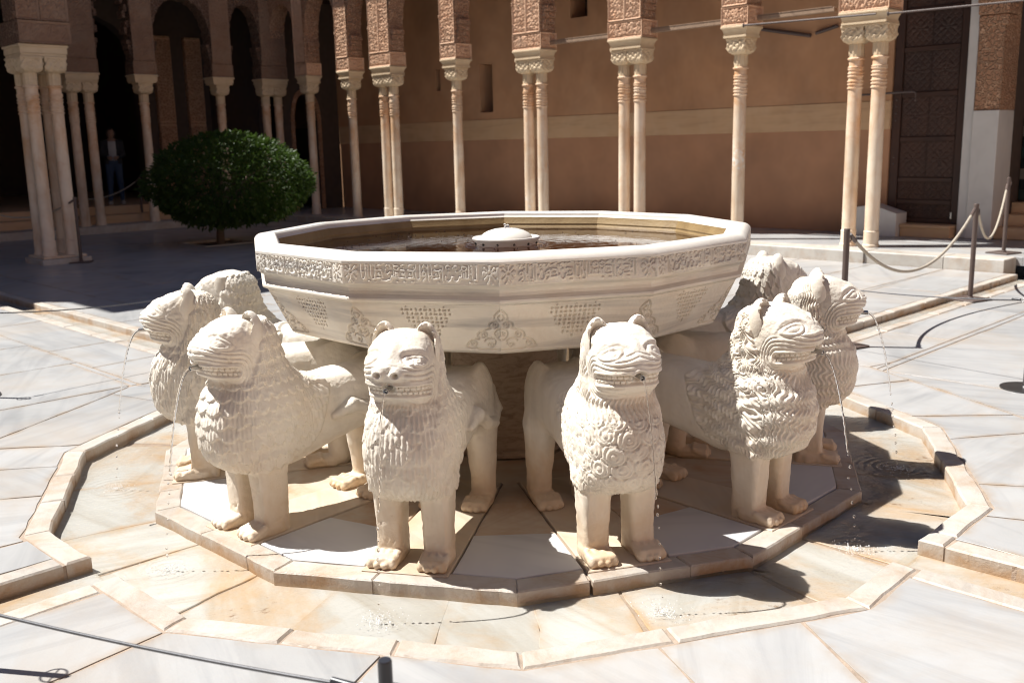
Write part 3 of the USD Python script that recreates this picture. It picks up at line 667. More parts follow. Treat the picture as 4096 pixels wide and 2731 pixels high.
# pedestal and little props under the basin
ped = thing('fountain_pedestal', 'rough brown stone pillar under the middle of the basin', 'pillar', (0, 0, Z_POD))
ph = np.linspace(0, .71, 40); pa = np.arange(72) / 72 * 2 * PI
PV = np.array([[(.292 + .012 * (meshkit.fbm([6 * math.cos(a), 6 * math.sin(a), z * 9], 4) - .5)) * math.cos(a), (.292 + .012 * (meshkit.fbm([6 * math.cos(a), 6 * math.sin(a), z * 9], 4) - .5)) * math.sin(a), z] for z in ph for a in pa])
gf = []
for k in range(39):
    i = np.arange(72); gf.append(np.stack([k * 72 + i, k * 72 + (i + 1) % 72, (k + 1) * 72 + (i + 1) % 72, (k + 1) * 72 + i], 1))
obj('shaft', (PV, np.vstack(gf)), M['pillar'], ped, smooth=40)
obj('foot', lathe([(.33, 0), (.33, .02), (.31, .032)], 48), M['pillar'], ped, smooth=30)
prop_lab = {0: 'slim marble prop under the basin, left of the pedestal near the front', 1: 'slim marble prop under the basin, right of the pedestal near the front',
            2: 'slim marble prop under the basin behind the pedestal, right hand one', 3: 'slim marble prop under the basin behind the pedestal, left hand one'}
for k, (px, py) in enumerate([(-.42, .12), (.43, .10), (.44, .62), (-.40, .64)]):
    p = thing('basin_prop', prop_lab[k], 'prop', (px, py, Z_POD))
    obj('shaft', lathe([(.052, 0), (.052, .70)], 24), M['lion'], p, smooth=40)
    obj('foot', lathe([(.066, 0), (.066, .025), (.056, .04)], 24), M['lion'], p, smooth=40)
    obj('collar', lathe([(.055, .66), (.064, .68), (.064, .71)], 24), M['lion'], p, smooth=40)

# ---------------------------------------------------------------- the basin
bas = thing('fountain_basin', 'wide twelve sided white marble basin carried above the lions, full of water', 'basin')
def dod_surface(prof, sub=1, t=0.0):
    """stack of dodecagon rings (R, z), from outside bottom over the rim to the inside."""
    V, F = [], []
    for R, z in prof:
        V += [[*dvert(k, R, t), z] for k in range(12)]
    for j in range(len(prof) - 1):
        for k in range(12):
            a, b = j * 12 + k, j * 12 + (k + 1) % 12
            F.append([a, b, b + 12, a + 12])
    return np.array(V), np.array(F)
rimp = [(1.344, 1.158), (1.3535, 1.161), (1.3545, 1.171), (1.349, 1.181), (1.336, 1.193), (1.322, 1.1995), (1.30, 1.2025), (1.26, 1.2025), (1.243, 1.200), (1.235, 1.192), (1.232, 1.178), (1.222, 1.168)]
obj('rim', dod_surface(rimp), M['rim'], bas, smooth=24)
obj('inside', dod_surface([(1.2225, 1.169), (1.216, 1.150), (1.205, 1.128), (1.207, 1.118), (1.19, 1.09), (1.12, .96), (.9, .86), (.3, .83), (.001, .83)]), M['basin_in'], bas, smooth=24)
mould = [(1.199, .762), (1.20, .764)]
low = [(1.343, 1.073), (1.338, 1.066), (1.326, 1.060), (1.316, 1.050), (1.312, 1.038), (1.315, 1.024), (1.326, 1.013), (1.331, 1.008), (1.332, 1.000), (1.327, .993), (1.314, .988), (1.307, .984)]
obj('moulding', dod_surface(low[::-1]), M['basin'], bas, smooth=24)
obj('underside', dod_surface([(.001, .665), (.32, .667), (.75, .69), (1.02, .72), (1.15, .745), (1.185, .754), (1.197, .763)]), M['basin'], bas, smooth=24)

def calligraphy(Lx, H, seed):
    """raised strokes of a carved Arabic band: upright letters, bowls, loops, dots, with a knot of petals at each end."""
    r = np.random.default_rng(seed); S = []
    arc = lambda cx, cy, rx, ry, a0, a1, n=9: [(cx + rx * math.cos(t), cy + ry * math.sin(t)) for t in np.linspace(math.radians(a0), math.radians(a1), n)]
    for sx in (0, 1):
        X = (lambda q: q) if sx == 0 else (lambda q: Lx - q)
        cx, cy = .040, H / 2
        S.append(([(X(.006), H * .28), (X(.006), H * .72)], .0042))
        for a in range(0, 360, 45):
            ca, sa = math.cos(math.radians(a)), math.sin(math.radians(a)); k = 1.0 if a % 90 else .85
            S.append(([(X(cx + .010 * ca), cy + .010 * sa), (X(cx + .030 * k * ca), cy + .030 * k * sa * 1.15)], .0042))
        for yy in (.0, H):
            S.append(([(X(cx - .010), abs(yy - .008)), (X(cx), abs(yy - .024)), (X(cx + .010), abs(yy - .008))], .0030))
        for a, rr in ((0, .014), (180, .013)):
            S.append((arc(X(cx + .024 * math.cos(math.radians(a))), cy, .006, .009, 0, 360), .0022))
    x = .084
    base = .028
    while x < Lx - .092:
        kind = r.choice(['stem', 'stem', 'lam', 'bowl', 'loop', 'teeth', 'sweep', 'kaf', 'curl'])
        w = {'stem': .015, 'lam': .030, 'bowl': .034, 'loop': .024, 'teeth': .032, 'sweep': .040, 'kaf': .034, 'curl': .028}[kind]
        if x + w > Lx - .082:
            kind, w = 'stem', .014
        hw = .0031
        if kind == 'stem':
            S.append(([(x + .004, .088), (x + .006, .060), (x + .006, base - r.choice([0, .012]))], hw))
        elif kind == 'lam':
            S.append(([(x + .004, .088), (x + .006, base), (x + .012, .020), (x + .022, .022), (x + .025, .050), (x + .024, .088)], hw))
        elif kind == 'bowl':
            S.append((arc(x + .016, base + .004, .014, .018, 170, 370), hw)); S.append((arc(x + .016, .056, .003, .003, 0, 360, 6), .0015)); S.append((arc(x + .014, .076, .009, .006, 20, 200), .0026))
        elif kind == 'loop':
            S.append((arc(x + .011, .046, .0075, .0085, 0, 360), hw)); S.append(([(x + .018, .046), (x + .018, base), (x + .006, .016)], hw)); S.append(([(x + .004, .072), (x + .012, .086), (x + .020, .074)], .0028))
        elif kind == 'teeth':
            S.append(([(x, base + .002), (x + .030, base)], hw))
            for q in (.005, .014, .023):
                S.append(([(x + q, base), (x + q, .046 + .01 * r.random())], .0028))
            S.append((arc(x + .016, .070, .012, .009, 200, 520), .0026))
        elif kind == 'sweep':
            S.append(([(x - .012, .016), (x + .010, .012), (x + .030, .018), (x + .036, .036)], .0036)); S.append(([(x + .006, .050), (x + .016, .040), (x + .028, .052)], hw)); S.append((arc(x + .020, .076, .010, .008, -30, 220), .0028))
        elif kind == 'kaf':
            S.append(([(x + .002, .060), (x + .022, .058), (x + .028, base), (x - .004, base - .004)], hw)); S.append(([(x + .004, .078), (x + .024, .086)], .0028)); S.append((arc(x + .012, .042, .004, .004, 0, 360, 7), .0018))
        else:
            S.append((arc(x + .013, .064, .010, .014, -60, 230), .003)); S.append(([(x + .004, base), (x + .020, .034), (x + .026, .020)], hw))
        for _ in range(2):
            fx, fy = x + w * r.random(), r.choice([.046, .062, .076, .088])
            S.append((arc(fx, fy - .004, .005, .005, 200 * r.random(), 200 + 160 * r.random(), 6), .0022))
        if r.random() < .6:
            S.append(([(x + w * .5, .012), (x + w * .5 + .006, .010)], .0026))
        x += w
    return S
def relief_panel(A, B, C, D, nx, ny, fn, inset=0.0):
    """panel between the corners A B (lower) and D C (upper), raised by fn(across, up) in metres along its normal."""
    A, B, C, D = map(np.asarray, (A, B, C, D))
    i, j = np.meshgrid(np.linspace(0, 1, nx), np.linspace(0, 1, ny))
    P = (A * (1 - i)[..., None] + B * i[..., None]) * (1 - j)[..., None] + (D * (1 - i)[..., None] + C * i[..., None]) * j[..., None]
    n = np.cross(B - A, D - A); n /= np.linalg.norm(n)
    wid = np.linalg.norm(B - A) * (1 - j) + np.linalg.norm(C - D) * j
    up = np.linalg.norm((C + D) / 2 - (A + B) / 2) * j
    h = fn((i - .5) * wid, up, i, j)
    h = h * (sstep(0, .012, i) * sstep(0, .012, 1 - i)) if inset == 0 else h
    return (P + h[..., None] * n).reshape(-1, 3), grid_faces(ny, nx)
band_h = {}
for k in range(12):
    a, b = k - 6, k - 5
    near = a in (-3, -2, -1, 0, 1, 2)
    Lx = 2 * 1.353 * math.sin(PI / 12)
    S = calligraphy(Lx, .1, 100 + k)
    def fn(s, t, i, j, S=S, Lx=Lx):
        d = poly_dist(s + Lx / 2, t, S)
        return -.0055 + .0063 * sstep(.0018, -.0012, d - .0005) + .0015 * sstep(-.001, -.003, d) * 0 + .0009 * (meshkit.noise(np.stack([s * 160, t * 160, 0 * s], -1), 3) - .5)
    nx, ny = (230, 38) if near else (90, 16)
    p = relief_panel([*dvert(a, 1.3535), 1.0735], [*dvert(b, 1.3535), 1.0735], [*dvert(b, 1.3535), 1.1595], [*dvert(a, 1.3535), 1.1595], nx, ny, fn)
    obj('inscription_band', p, M['basin'], bas, smooth=True)

pal = []                                               # half of the palmette carved at each corner: outline and scrolls
OUT = [(.0, .196), (.012, .186), (.024, .170), (.027, .154), (.020, .146), (.034, .140), (.046, .130), (.048, .116), (.042, .110), (.060, .104), (.076, .098), (.090, .086), (.094, .070), (.088, .060), (.104, .058), (.122, .050), (.132, .036), (.140, .020), (.120, .012), (.100, .016), (.09, .010), (.0, .010)]
OUT = [(a * 1.12, b * 1.13) for a, b in OUT]
pal.append((OUT, .0036))
arc2 = lambda cx, cy, r0, r1, a0, a1, n=16: [(cx + (r0 + (r1 - r0) * q) * math.cos(math.radians(a0 + (a1 - a0) * q)), cy + (r0 + (r1 - r0) * q) * math.sin(math.radians(a0 + (a1 - a0) * q))) for q in np.linspace(0, 1, n)]
_S = lambda pts: [(a * 1.12, b * 1.13) for a, b in pts]
pal += [(arc2(.024, .124, .016, .004, 60, 500), .0022), (arc2(.070, .078, .017, .004, 60, 540), .0022), (arc2(.112, .034, .016, .004, 80, 500), .0022), (arc2(.040, .042, .026, .016, 20, 200), .0022), (arc2(.040, .030, .012, .004, 0, 400), .002),
        (arc2(.0, .082, .026, .026, -90, 90), .0022), (arc2(.0, .160, .014, .010, -90, 90), .002)]
pal += [([(.003, .074), (.021 * math.cos(math.radians(a)), .074 + .021 * math.sin(math.radians(a)))], .0014) for a in (75, 45, 15, -15)]
pal = pal[:1] + [(_S(p), w + .0008) for p, w in pal[1:]]
LAT = .037
def knots(s, t):
    """the inverted triangle of pierced interlace in the middle of each side."""
    top = .234; w = .132 * np.clip((t - .050) / (top - .050), 0, 1) ** .8 + .006
    m = (t > .052) & (t < top) & (np.abs(s) < w + .006 * np.sign(np.sin(t * 2 * PI / LAT)))
    p = .0215; iu, iv = np.round(s / p), np.round(t / p); fu, fv = s - iu * p, t - iv * p
    dot = np.hypot(fu, fv) - .0046
    hor = np.maximum(np.abs(fu) - .0082, np.abs(fv) - .0030); ver = np.maximum(np.abs(fu) - .0030, np.abs(fv) - .0082)
    k = (iu + 2 * iv) % 4
    d = np.where(k == 0, hor, np.where(k == 2, ver, dot))
    return m * (.0012 - .0125 * sstep(.0014, -.0016, d))
for k in range(12):
    a, b = k - 6, k - 5
    near = a in (-3, -2, -1, 0, 1, 2)
    rr = np.random.default_rng(300 + k)
    def fn(s, t, i, j):
        bulge = .0 * j
        wid = np.abs(s) / np.maximum(np.abs(i - .5) * 2, 1e-6)
        L_, R_ = s + wid, wid - s                      # distance from the left and the right corner
        h = np.zeros_like(s)
        for e in (L_, R_):
            d = poly_dist(e, t, pal)
            h += -.0085 * sstep(.0022, -.0016, d) * sstep(.001, .004, e)
        h += knots(s, t)
        h += .0010 * (meshkit.noise(np.stack([s * 90, t * 90, 0 * s + k], -1), 3) - .5)
        return h + bulge
    Rt, Rb, zt, zb = 1.3065, 1.1985, .9835, .7635
    nx, ny = (215, 80) if near else (60, 16)
    p = relief_panel([*dvert(a, Rb), zb], [*dvert(b, Rb), zb], [*dvert(b, Rt), zt], [*dvert(a, Rt), zt], nx, ny, fn, 1)
    obj('bowl_side', p, M['basin'], bas, smooth=True)

# domed stone in the middle of the basin
cap = thing('domed_stone', 'pale domed stone with small holes rising from the water in the middle of the basin', 'domed stone', (0.02, 0.02, 1.098))
KC = np.array([.655, .655, .86])
sc_ = lambda m: (np.asarray(m[0]) * KC, m[1])
obj('dome', sc_(lathe([(.215, .045), (.218, .055), (.212, .066), (.19, .082), (.15, .098), (.10, .109), (.05, .114), (.012, .115)], 56)), M['rim'], cap, smooth=30)
dv, df = lathe([(.22, -.01), (.243, .002), (.252, .014), (.254, .022), (.262, .030), (.272, .038), (.281, .046), (.283, .054), (.279, .060), (.262, .061), (.218, .050)], 96, cap=False)
an = np.arctan2(dv[:, 1], dv[:, 0]); lob = np.clip(np.cos(an * 12), 0, 1) ** 3 * (dv[:, 2] < .012)
dv = dv * (1 - .05 * lob[:, None] * np.array([1, 1, 0]))
obj('collar', (dv * KC, df), M['rim'], cap, smooth=30)
for k in range(12):
    a = k * PI / 6 + .26
    obj('spout_hole', sc_(tube([(.245 * math.cos(a), .245 * math.sin(a), .026), (.268 * math.cos(a), .268 * math.sin(a), .024)], .0085, 10)), M['hole'], cap)
# bubbling water on its top and threads from the holes
bub = []
for k in range(7):
    r2 = np.random.default_rng(k); s = trimesh.creation.icosphere(1, r2.uniform(.004, .008)); s.apply_translation((.02 + r2.uniform(-.014, .016), .02 + r2.uniform(-.01, .01), 1.202 + .004 * (k % 3) + (.014 if k == 0 else 0))); bub.append(s)
for k in range(12):
    a = k * PI / 6 + .26; t = np.linspace(0, 1, 7)
    P = np.stack([.02 + (.180 + .065 * t) * math.cos(a), .02 + (.180 + .065 * t) * math.sin(a), 1.118 - .016 * t ** 2], 1)
    bub.append(tube(P, .0035 - .001 * t, 6))
tag(obj('water_bubbling', cat(*bub), M['jet'], smooth=True), kind='stuff')

# water in the basin and in the ring
Z_BW = 1.106
n_ = 190; g = np.linspace(-1.24, 1.24, n_); X, Y = np.meshgrid(g, g)
dcen = np.hypot(X - .02, Y - .02)
H = .0004 * np.sin(dcen * 95) * np.exp(-dcen * 2.0) + .0005 * (meshkit.fbm(np.stack([X * 9, Y * 14, 0 * X], -1), 3, 5) - .5)
ins = trimesh.path.polygons if False else None
V = np.stack([X, Y, Z_BW + H], -1).reshape(-1, 3); F = grid_faces(n_, n_)
apo = np.max([V[:, 0] * math.sin(math.radians(15 + 30 * k)) - V[:, 1] * math.cos(math.radians(15 + 30 * k)) for k in range(12)], axis=0)
keep = apo < 1.198 * math.cos(PI / 12) + .012
F = F[keep[F].all(1)]; u_, inv = np.unique(F, return_inverse=True); V = V[u_]; F = inv.reshape(-1, 3)
tag(obj('water', (V, F), M['water_basin'], smooth=True), kind='structure')
rb = np.random.default_rng(77); dots = []
while len(dots) < 120:
    x, y = rb.uniform(-1.1, 1.1, 2)
    if math.hypot(x, y) < 1.12 and math.hypot(x, y) > .3 and rb.random() < (1.0 if x < .1 else .25):
        s = trimesh.creation.icosphere(1, rb.uniform(.0025, .0055)); s.apply_translation((x, y, Z_BW + .002)); dots.append(s)
tag(obj('water_bubbles', cat(*dots), M['bubble'], smooth=True), kind='stuff')

IMPACT = []
for k in range(12):
    t = lion_theta((6 - k) % 12)
    IMPACT.append(np.array([2.09 * math.sin(t), -2.09 * math.cos(t)]))
n_ = 400; g = np.linspace(-2.45, 2.45, n_); X, Y = np.meshgrid(g, g)
H = .0022 * (meshkit.fbm(np.stack([X * 11, Y * 11, 0 * X], -1), 3, 9) - .5)
for q in IMPACT:
    d = np.hypot(X - q[0], Y - q[1]); H += .0024 * np.cos(d * 150) * np.exp(-(d / .17) ** 2) + .004 * np.exp(-(d / .05) ** 2) * (meshkit.noise(np.stack([X * 60, Y * 60, 0 * X], -1), 2) - .3)
V = np.stack([X, Y, Z_WATER + H], -1).reshape(-1, 3); F = grid_faces(n_, n_)
def apoth(P, t):
    return np.max([P[:, 0] * math.sin(math.radians(15 + 30 * k) + t) - P[:, 1] * math.cos(math.radians(15 + 30 * k) + t) for k in range(12)], axis=0)
ap = apoth(V, DOD0); keep = (ap < 2.41 * math.cos(PI / 12)) & (ap > 1.90 * math.cos(PI / 12))
F = F[keep[F].all(1)]; u_, inv = np.unique(F, return_inverse=True); V = V[u_]; F = inv.reshape(-1, 3)
tag(obj('water', (V, F), M['water_ring'], smooth=True), kind='structure')

# ---------------------------------------------------------------- the twelve lions with their jets
LION = {  # position in the ring: style, seed, label
    10: (4, 21, 'stone lion at the left back of the ring, only its haunches showing'),
    9: (0, 2, 'stone lion behind left, broken ears, scaly nape, facing away from the viewer'),
    8: (5, 3, 'stone lion in left profile, leaf shaped mane locks, behind the scaly maned lion'),
    7: (0, 4, 'stone lion facing left, mane of overlapping scales, tail tuft laid on its flank'),
    6: (1, 5, 'stone lion facing front with broken eye and round nostrils, left of the middle'),
    5: (2, 6, 'stone lion facing front with round curls on its chest, right of the middle'),
    4: (3, 7, 'stone lion facing right with long wavy mane, nearest on the right'),
    3: (4, 8, 'stone lion in right profile behind the wavy maned lion, tight wavy chest'),
    2: (6, 9, 'stone lion right rear, rounded ears and nape lit, its back in the basin shade'),
    1: (0, 10, 'stone lion at the right back of the ring, hidden behind the basin'),
    0: (4, 11, 'stone lion straight behind the pedestal, right one of the rear two'),
    11: (3, 12, 'stone lion straight behind the pedestal, left one of the rear two')}
rj = np.random.default_rng(31)
rear_proto = None
for i in range(12):
    th = lion_theta(i); st, sd, lab = LION[i]
    loc, rz = (0, 0, Z_POD + .006), th - PI / 2
    if i in (0, 1, 11, 10) and rear_proto is not None:
        dup(rear_proto, loc, rz, lab)
        continue
    L_ = thing('lion_statue', lab, 'lion statue', loc, rz, 'lions round the fountain')
    bV, bF, bN = (LV, LF, LN) if i in (0, 2, 9) else (HV, HF, HN)
    up_ = .022 if i == 5 else 0.0
    hV = bV + bN * lion_relief(bV, bN, st, sd, up_)[:, None]
    obj('body', (hV, bF), M['lion'], L_, smooth=True)
    for sg in (1, -1):
        e = EV * np.array([1, sg, 1])
        if st == 0 and i == 9:                        # broken ears: the upper part is gone
            e[:, 2] = np.minimum(e[:, 2], .928 + .05 * (e[:, 0] - 1.65) * (1 if sg > 0 else -4) + .004 * meshkit.noise(e * 90, 2))
        e = e + .002 * (meshkit.noise(e * 40, sd)[:, None] - .5)
        obj('ear', (e, EF if sg > 0 else EF[:, ::-1]), M['lion'], L_, smooth=True)
    sp = obj('spout', cat(lathe([(.0085, 0), (.0105, .0), (.0105, .055), (.0095, .0555), (.0080, .055), (.0080, .030), (.001, .030)], 16, cap=False)), M['spout'], L_, smooth=30)
    UsdGeom.Xformable(sp).AddTransformOp().Set(Gf.Matrix4d(0, 1, 0, 0, 0, 0, 1, 0, 1, 0, 0, 0, 1.852, 0, .766, 1) if False else Gf.Matrix4d(0, 0, -1, 0, 0, 1, 0, 0, 1, 0, -.06, 0, 1.852, 0, .768 + up_, 1))
    pl = slab(Polygon([(.70, -.138), (1.802, -.182), (1.802, .182), (.70, .138)]).buffer(-.003, join_style=2), -.03, .001, .003, .003, .2, i)
    obj('base_slab', pl, M['plank'], L_)
    if i == 0:
        rear_proto = L_
# water jets, each a thing: a thread that breaks into drops
JL = {9: None, 8: 'thin water jet from the spout of the lion in left profile, falling in drops', 7: 'thin water jet from the scaly maned lion falling to the left', 6: 'thin water jet falling straight before the chest of the broken faced lion',
      5: 'thin water jet falling before the right leg of the lion with curls', 4: 'bright water jet arching right from the wavy maned lion nearest on the right', 3: 'fine water jet from the lion in right profile, above the sunlit paving'}
foam = []
for i, lab in JL.items():
    if lab is None:
        continue
    th = lion_theta(i); r = np.array([math.sin(th), -math.cos(th), 0]); sd = np.array([math.cos(th), math.sin(th), 0])
    P0 = r * 1.906 + np.array([0, 0, Z_POD + .006 + .764 + (.022 if i == 5 else 0)]); T = .405; v0 = .46
    def at(t):
        return P0 + r * (v0 * t) + np.array([0, 0, -.05 * t - 4.9 * t * t])
    t = np.linspace(0, T * .70, 60); rad = .0052 - .0022 * t / T
    P = np.array([at(q) for q in t]); P += (sd[None] * .0022 * np.sin(t * 300 + i)[:, None] * (t / T)[:, None])
    J = thing('water_jet', lab, 'water jet')
    obj('thread', tube(P, rad * (1 + .32 * np.sin(t * 420 + i * 2) * np.clip(t / T * 1.6, .1, 1)), 8), M['jet'], J, smooth=True)
    q = T * .71
    while q < T:
        s = trimesh.creation.icosphere(2, rj.uniform(.0030, .0058)); s.apply_scale((1, 1, rj.uniform(1.0, 1.7))); s.apply_translation(at(q) + rj.normal(0, .0022, 3)); obj('drop', s, M['jet'], J, smooth=True); q += rj.uniform(.009, .019)
    for k in range(150):
        a, d = rj.uniform(0, 2 * PI), abs(rj.normal(0, .055))
        s = trimesh.creation.icosphere(1, rj.uniform(.0012, .0028)); c = at(T); s.apply_translation((c[0] + d * math.cos(a), c[1] + d * math.sin(a), Z_WATER + .0008)); foam.append(s)
tag(obj('water_foam', cat(*foam), M['foam'], smooth=True), kind='stuff')
# ---------------------------------------------------------------- courtyard paving, kerbs and channels (u, w axes of the court)
court = thing('courtyard_paving', None, None, rotz=UWROT, kind='structure')
TU = PI / 4
def dv_uw(k, R, t=DOD0):                               # dodecagon vertex in court axes
    x, y = dvert(k, R, t); return np.array([(x + y) / S2, (y - x) / S2])
ring_in = Polygon([dv_uw(k, R_KERB) for k in range(12)])
ring_out = Polygon([dv_uw(k, 2.492) for k in range(12)])
CW, CC = .130, .235                                    # half width of the channels' water and of channel plus kerbs
GU, GW = 8.66, 16.72                                   # step lines of the galleries
chan = unary_union([sbox(-14, -CW, GU + 2, CW), sbox(-CW, -14, CW, GW - 5.2)])
chan_k = unary_union([sbox(-14, -CC, GU - .002, CC), sbox(-CC, -14, CC, GW - 5.3)])
region = sbox(-12, -12, GU - .004, GW - .004)
pit = sbox(4.6, 12.15, 5.6, 13.15)
# sheet of mortar under the slabs: four quadrants, each clear of ring and channels
for su, sw in ((1, 1), (1, -1), (-1, -1), (-1, 1)):
    q = sbox(min(su * CW * 1.05, su * 13), min(sw * CW * 1.05, sw * 17), max(su * CW * 1.05, su * 13), max(sw * CW * 1.05, sw * 17)).intersection(region).difference(ring_in.buffer(.012)).difference(pit)
    for g_ in getattr(q, 'geoms', [q]):
        if len(g_.interiors):
            a_ = g_.intersection(sbox(-20, -20, 5.1, 20)), g_.intersection(sbox(5.1, -20, 20, 20))
        else:
            a_ = (g_,)
        for h_ in a_:
            for h2 in getattr(h_, 'geoms', [h_]):
                obj('mortar_bed', slab(h2, -.16, -.0045, 0, 0, 50), M['mortar'], court)
# slabs
r_out = [dv_uw(k, 3.09) for k in range(12)]
ring2 = Polygon(r_out)
lines = []
def rad_line(ang, r0=2.3, r1=3.2, twist=0):
    a = math.radians(ang); b = math.radians(ang + twist)
    p, q = np.array([math.sin(a), -math.cos(a)]), np.array([math.sin(b), -math.cos(b)])
    f = lambda v: np.array([(v[0] + v[1]) / S2, (v[1] - v[0]) / S2])
    lines.append(LineString([f(p * r0), f(q * r1)]))
for ang, tw in ((-170, 2), (-152, -3), (-122, 3), (-113, -2), (-92, 2), (-82.5, 0), (-71, -2), (-58, 3), (-27.5, -3), (-9, -3), (12, 2), (26, -4), (58, 3), (68.5, 2), (85.5, 4), (98, -3), (115, -2), (127, 3), (152, 0), (171, 2)):
    rad_line(ang, twist=tw)
inner_ring = ring2.difference(ring_out).difference(chan_k)
def pieces(area, cutlines):
    net = unary_union([area.boundary] + list(cutlines))
    return [p for p in polygonize(net) if area.buffer(1e-6).contains(p.representative_point()) and p.area > .003]
rp = np.random.default_rng(12)
allp_ = []
for g_ in getattr(inner_ring, 'geoms', [inner_ring]):
    allp_ += pieces(g_, lines)
rest = region.difference(ring2).difference(chan_k).difference(pit.buffer(.06, join_style=2))
big = []
# right quadrant (u > 0, w < 0), court beyond the ring
def L2(*pts):
    big.append(LineString(pts))
for sw in (-1, 1):                                     # strip beside the channels
    L2((2.2, sw * .79), (GU, sw * (.78 if sw < 0 else 1.0)))
    L2((-2.2, sw * .80), (-12, sw * .80))
    L2((sw * .80, 2.2), (sw * .80, GW)); L2((sw * .80, -2.2), (sw * .80, -12))
for u_, a, b in ((4.3, -.79, -.2), (5.9, -.79, -.2), (7.4, -.79, -.2), (3.9, .2, .95), (5.2, .2, .95), (6.75, .2, .95)):
    L2((u_, a), (u_ + .05, b))
for w_, a, b in ((4.75, -.80, -.2), (6.4, -.8, -.2), (3.82, -.8, -.2), (4.1, .2, .8), (5.7, .2, .8), (7.6, .2, .8), (8.3, -.8, -.2)):
    L2((a, w_), (b, w_ + .04))
for v_ in (4.2, 5.9):
    L2((-.8, -v_), (-.2, -v_)); L2((.2, -v_ - .4), (.8, -v_ - .4)); L2((-v_, -.8), (-v_, -.2)); L2((-v_ - .3, .2), (-v_ - .3, .8))
def field(us, ue, ws, we, rowdir, seed, rh=1.0, ln=1.7):
    r = np.random.default_rng(seed); x0, x1, y0, y1 = us, ue, ws, we
    if rowdir == 'u':
        y = y0
        while y < y1:
            L2((x0, y), (x1, y)); h = rh * r.uniform(.85, 1.15); x = x0 + r.uniform(.2, ln)
            while x < x1:
                L2((x, y), (x, min(y + h, y1))); x += ln * r.uniform(.7, 1.3)
            y += h
    else:
        x = x0
        while x < x1:
            L2((x, y0), (x, y1)); h = rh * r.uniform(.85, 1.15); y = y0 + r.uniform(.2, ln)
            while y < y1:
                L2((x, y), (min(x + h, x1), y)); y += ln * r.uniform(.7, 1.3)
            x += h
field(.8, GU, 1.0, GW, 'u', 3, 1.05, 1.9)
field(.8, GU, -12, -.79, 'u', 5, 1.25, 2.1)
field(-12, -.8, .8, GW, 'u', 8, 1.15, 2.0)
field(-12, -.8, -12, -.8, 'w', 9, 1.1, 1.5)
# joints that run out from the ring, as in the picture
for k in range(12):
    L2(r_out[k], np.array(r_out[k]) * 1.16)
allp_ += [p for g_ in getattr(rest, 'geoms', [rest]) for p in pieces(g_, big)]
VIS = [np.array([u, w]) for u, w in ()]
def frame(p):
    """projected size of the piece in the picture, 0 when it is outside."""
    c = np.array(p.exterior.coords)[:-1]; X = np.stack([(c[:, 0] - c[:, 1]) / S2, (c[:, 0] + c[:, 1]) / S2, 0 * c[:, 0]], 1) - CAM_POS
    z = X @ _fw; ok = z > .3
    if not ok.any():
        return 0
    px = 512 + 980.6 * (X[ok] @ _r) / z[ok]; py = 341 - 980.6 * (X[ok] @ _u) / z[ok]
    if px.max() < -60 or px.min() > 1084 or py.max() < 0 or py.min() > 760:
        return 0
    return (px.max() - px.min())
far_stuff = []
kk = 0
for p in allp_:
    p = clean_poly(p.buffer(-(.0075 if p.distance(Point(0, 0)) < 3.2 else .0048), join_style=2))
    if p.area < .003:
        continue
    d_ = p.distance(Point(0, 0)); kk += 1
    nearring = d_ < 3.0
    wide = p.buffer(-.085); rim_ = .055 if (not wide.is_empty and not isinstance(wide, MultiPolygon) and wide.area > .3 * p.area) else 0
    m = slab(p, -.035, rp.uniform(-.0008, .0008), .0010, .010 if nearring else .004, .12 if nearring else .4, kk, rim_)
    if frame(p) > 0:
        obj('paving_slab', m, M['slab'], court)
    else:
        far_stuff.append(m[:2])
tag(obj('outer_slabs', cat(*far_stuff), M['slab'], court), kind='stuff')
# kerb stones of the ring
kerb = thing('fountain_kerb', None, None, rotz=UWROT, kind='structure')
ringk = ring_out.difference(ring_in).difference(unary_union([sbox(-14, -CW, 14, CW), sbox(-CW, -14, CW, 14)]))
kl = []
for k in range(12):
    f = rp.uniform(.3, .7)
    a, b = dv_uw(k, 2.2), dv_uw(k, 2.7); kl.append(LineString([a, b]))
    for f in ((.34, .66) if k % 2 else (rp.uniform(.4, .6),)):
        a = dv_uw(k, 2.2) * (1 - f) + dv_uw(k + 1, 2.2) * f; b = dv_uw(k, 2.7) * (1 - f) + dv_uw(k + 1, 2.7) * f; kl.append(LineString([a, b]))
n0 = 0
for g_ in ringk.geoms:
    for p in pieces(g_, kl):
        n0 += 1
        obj('kerb_stone', slab(clean_poly(p.buffer(-.003, join_style=2)), Z_BED - .04, rp.uniform(.001, .006), .008, .009, .07, 50 + n0), M['kerb'], kerb)
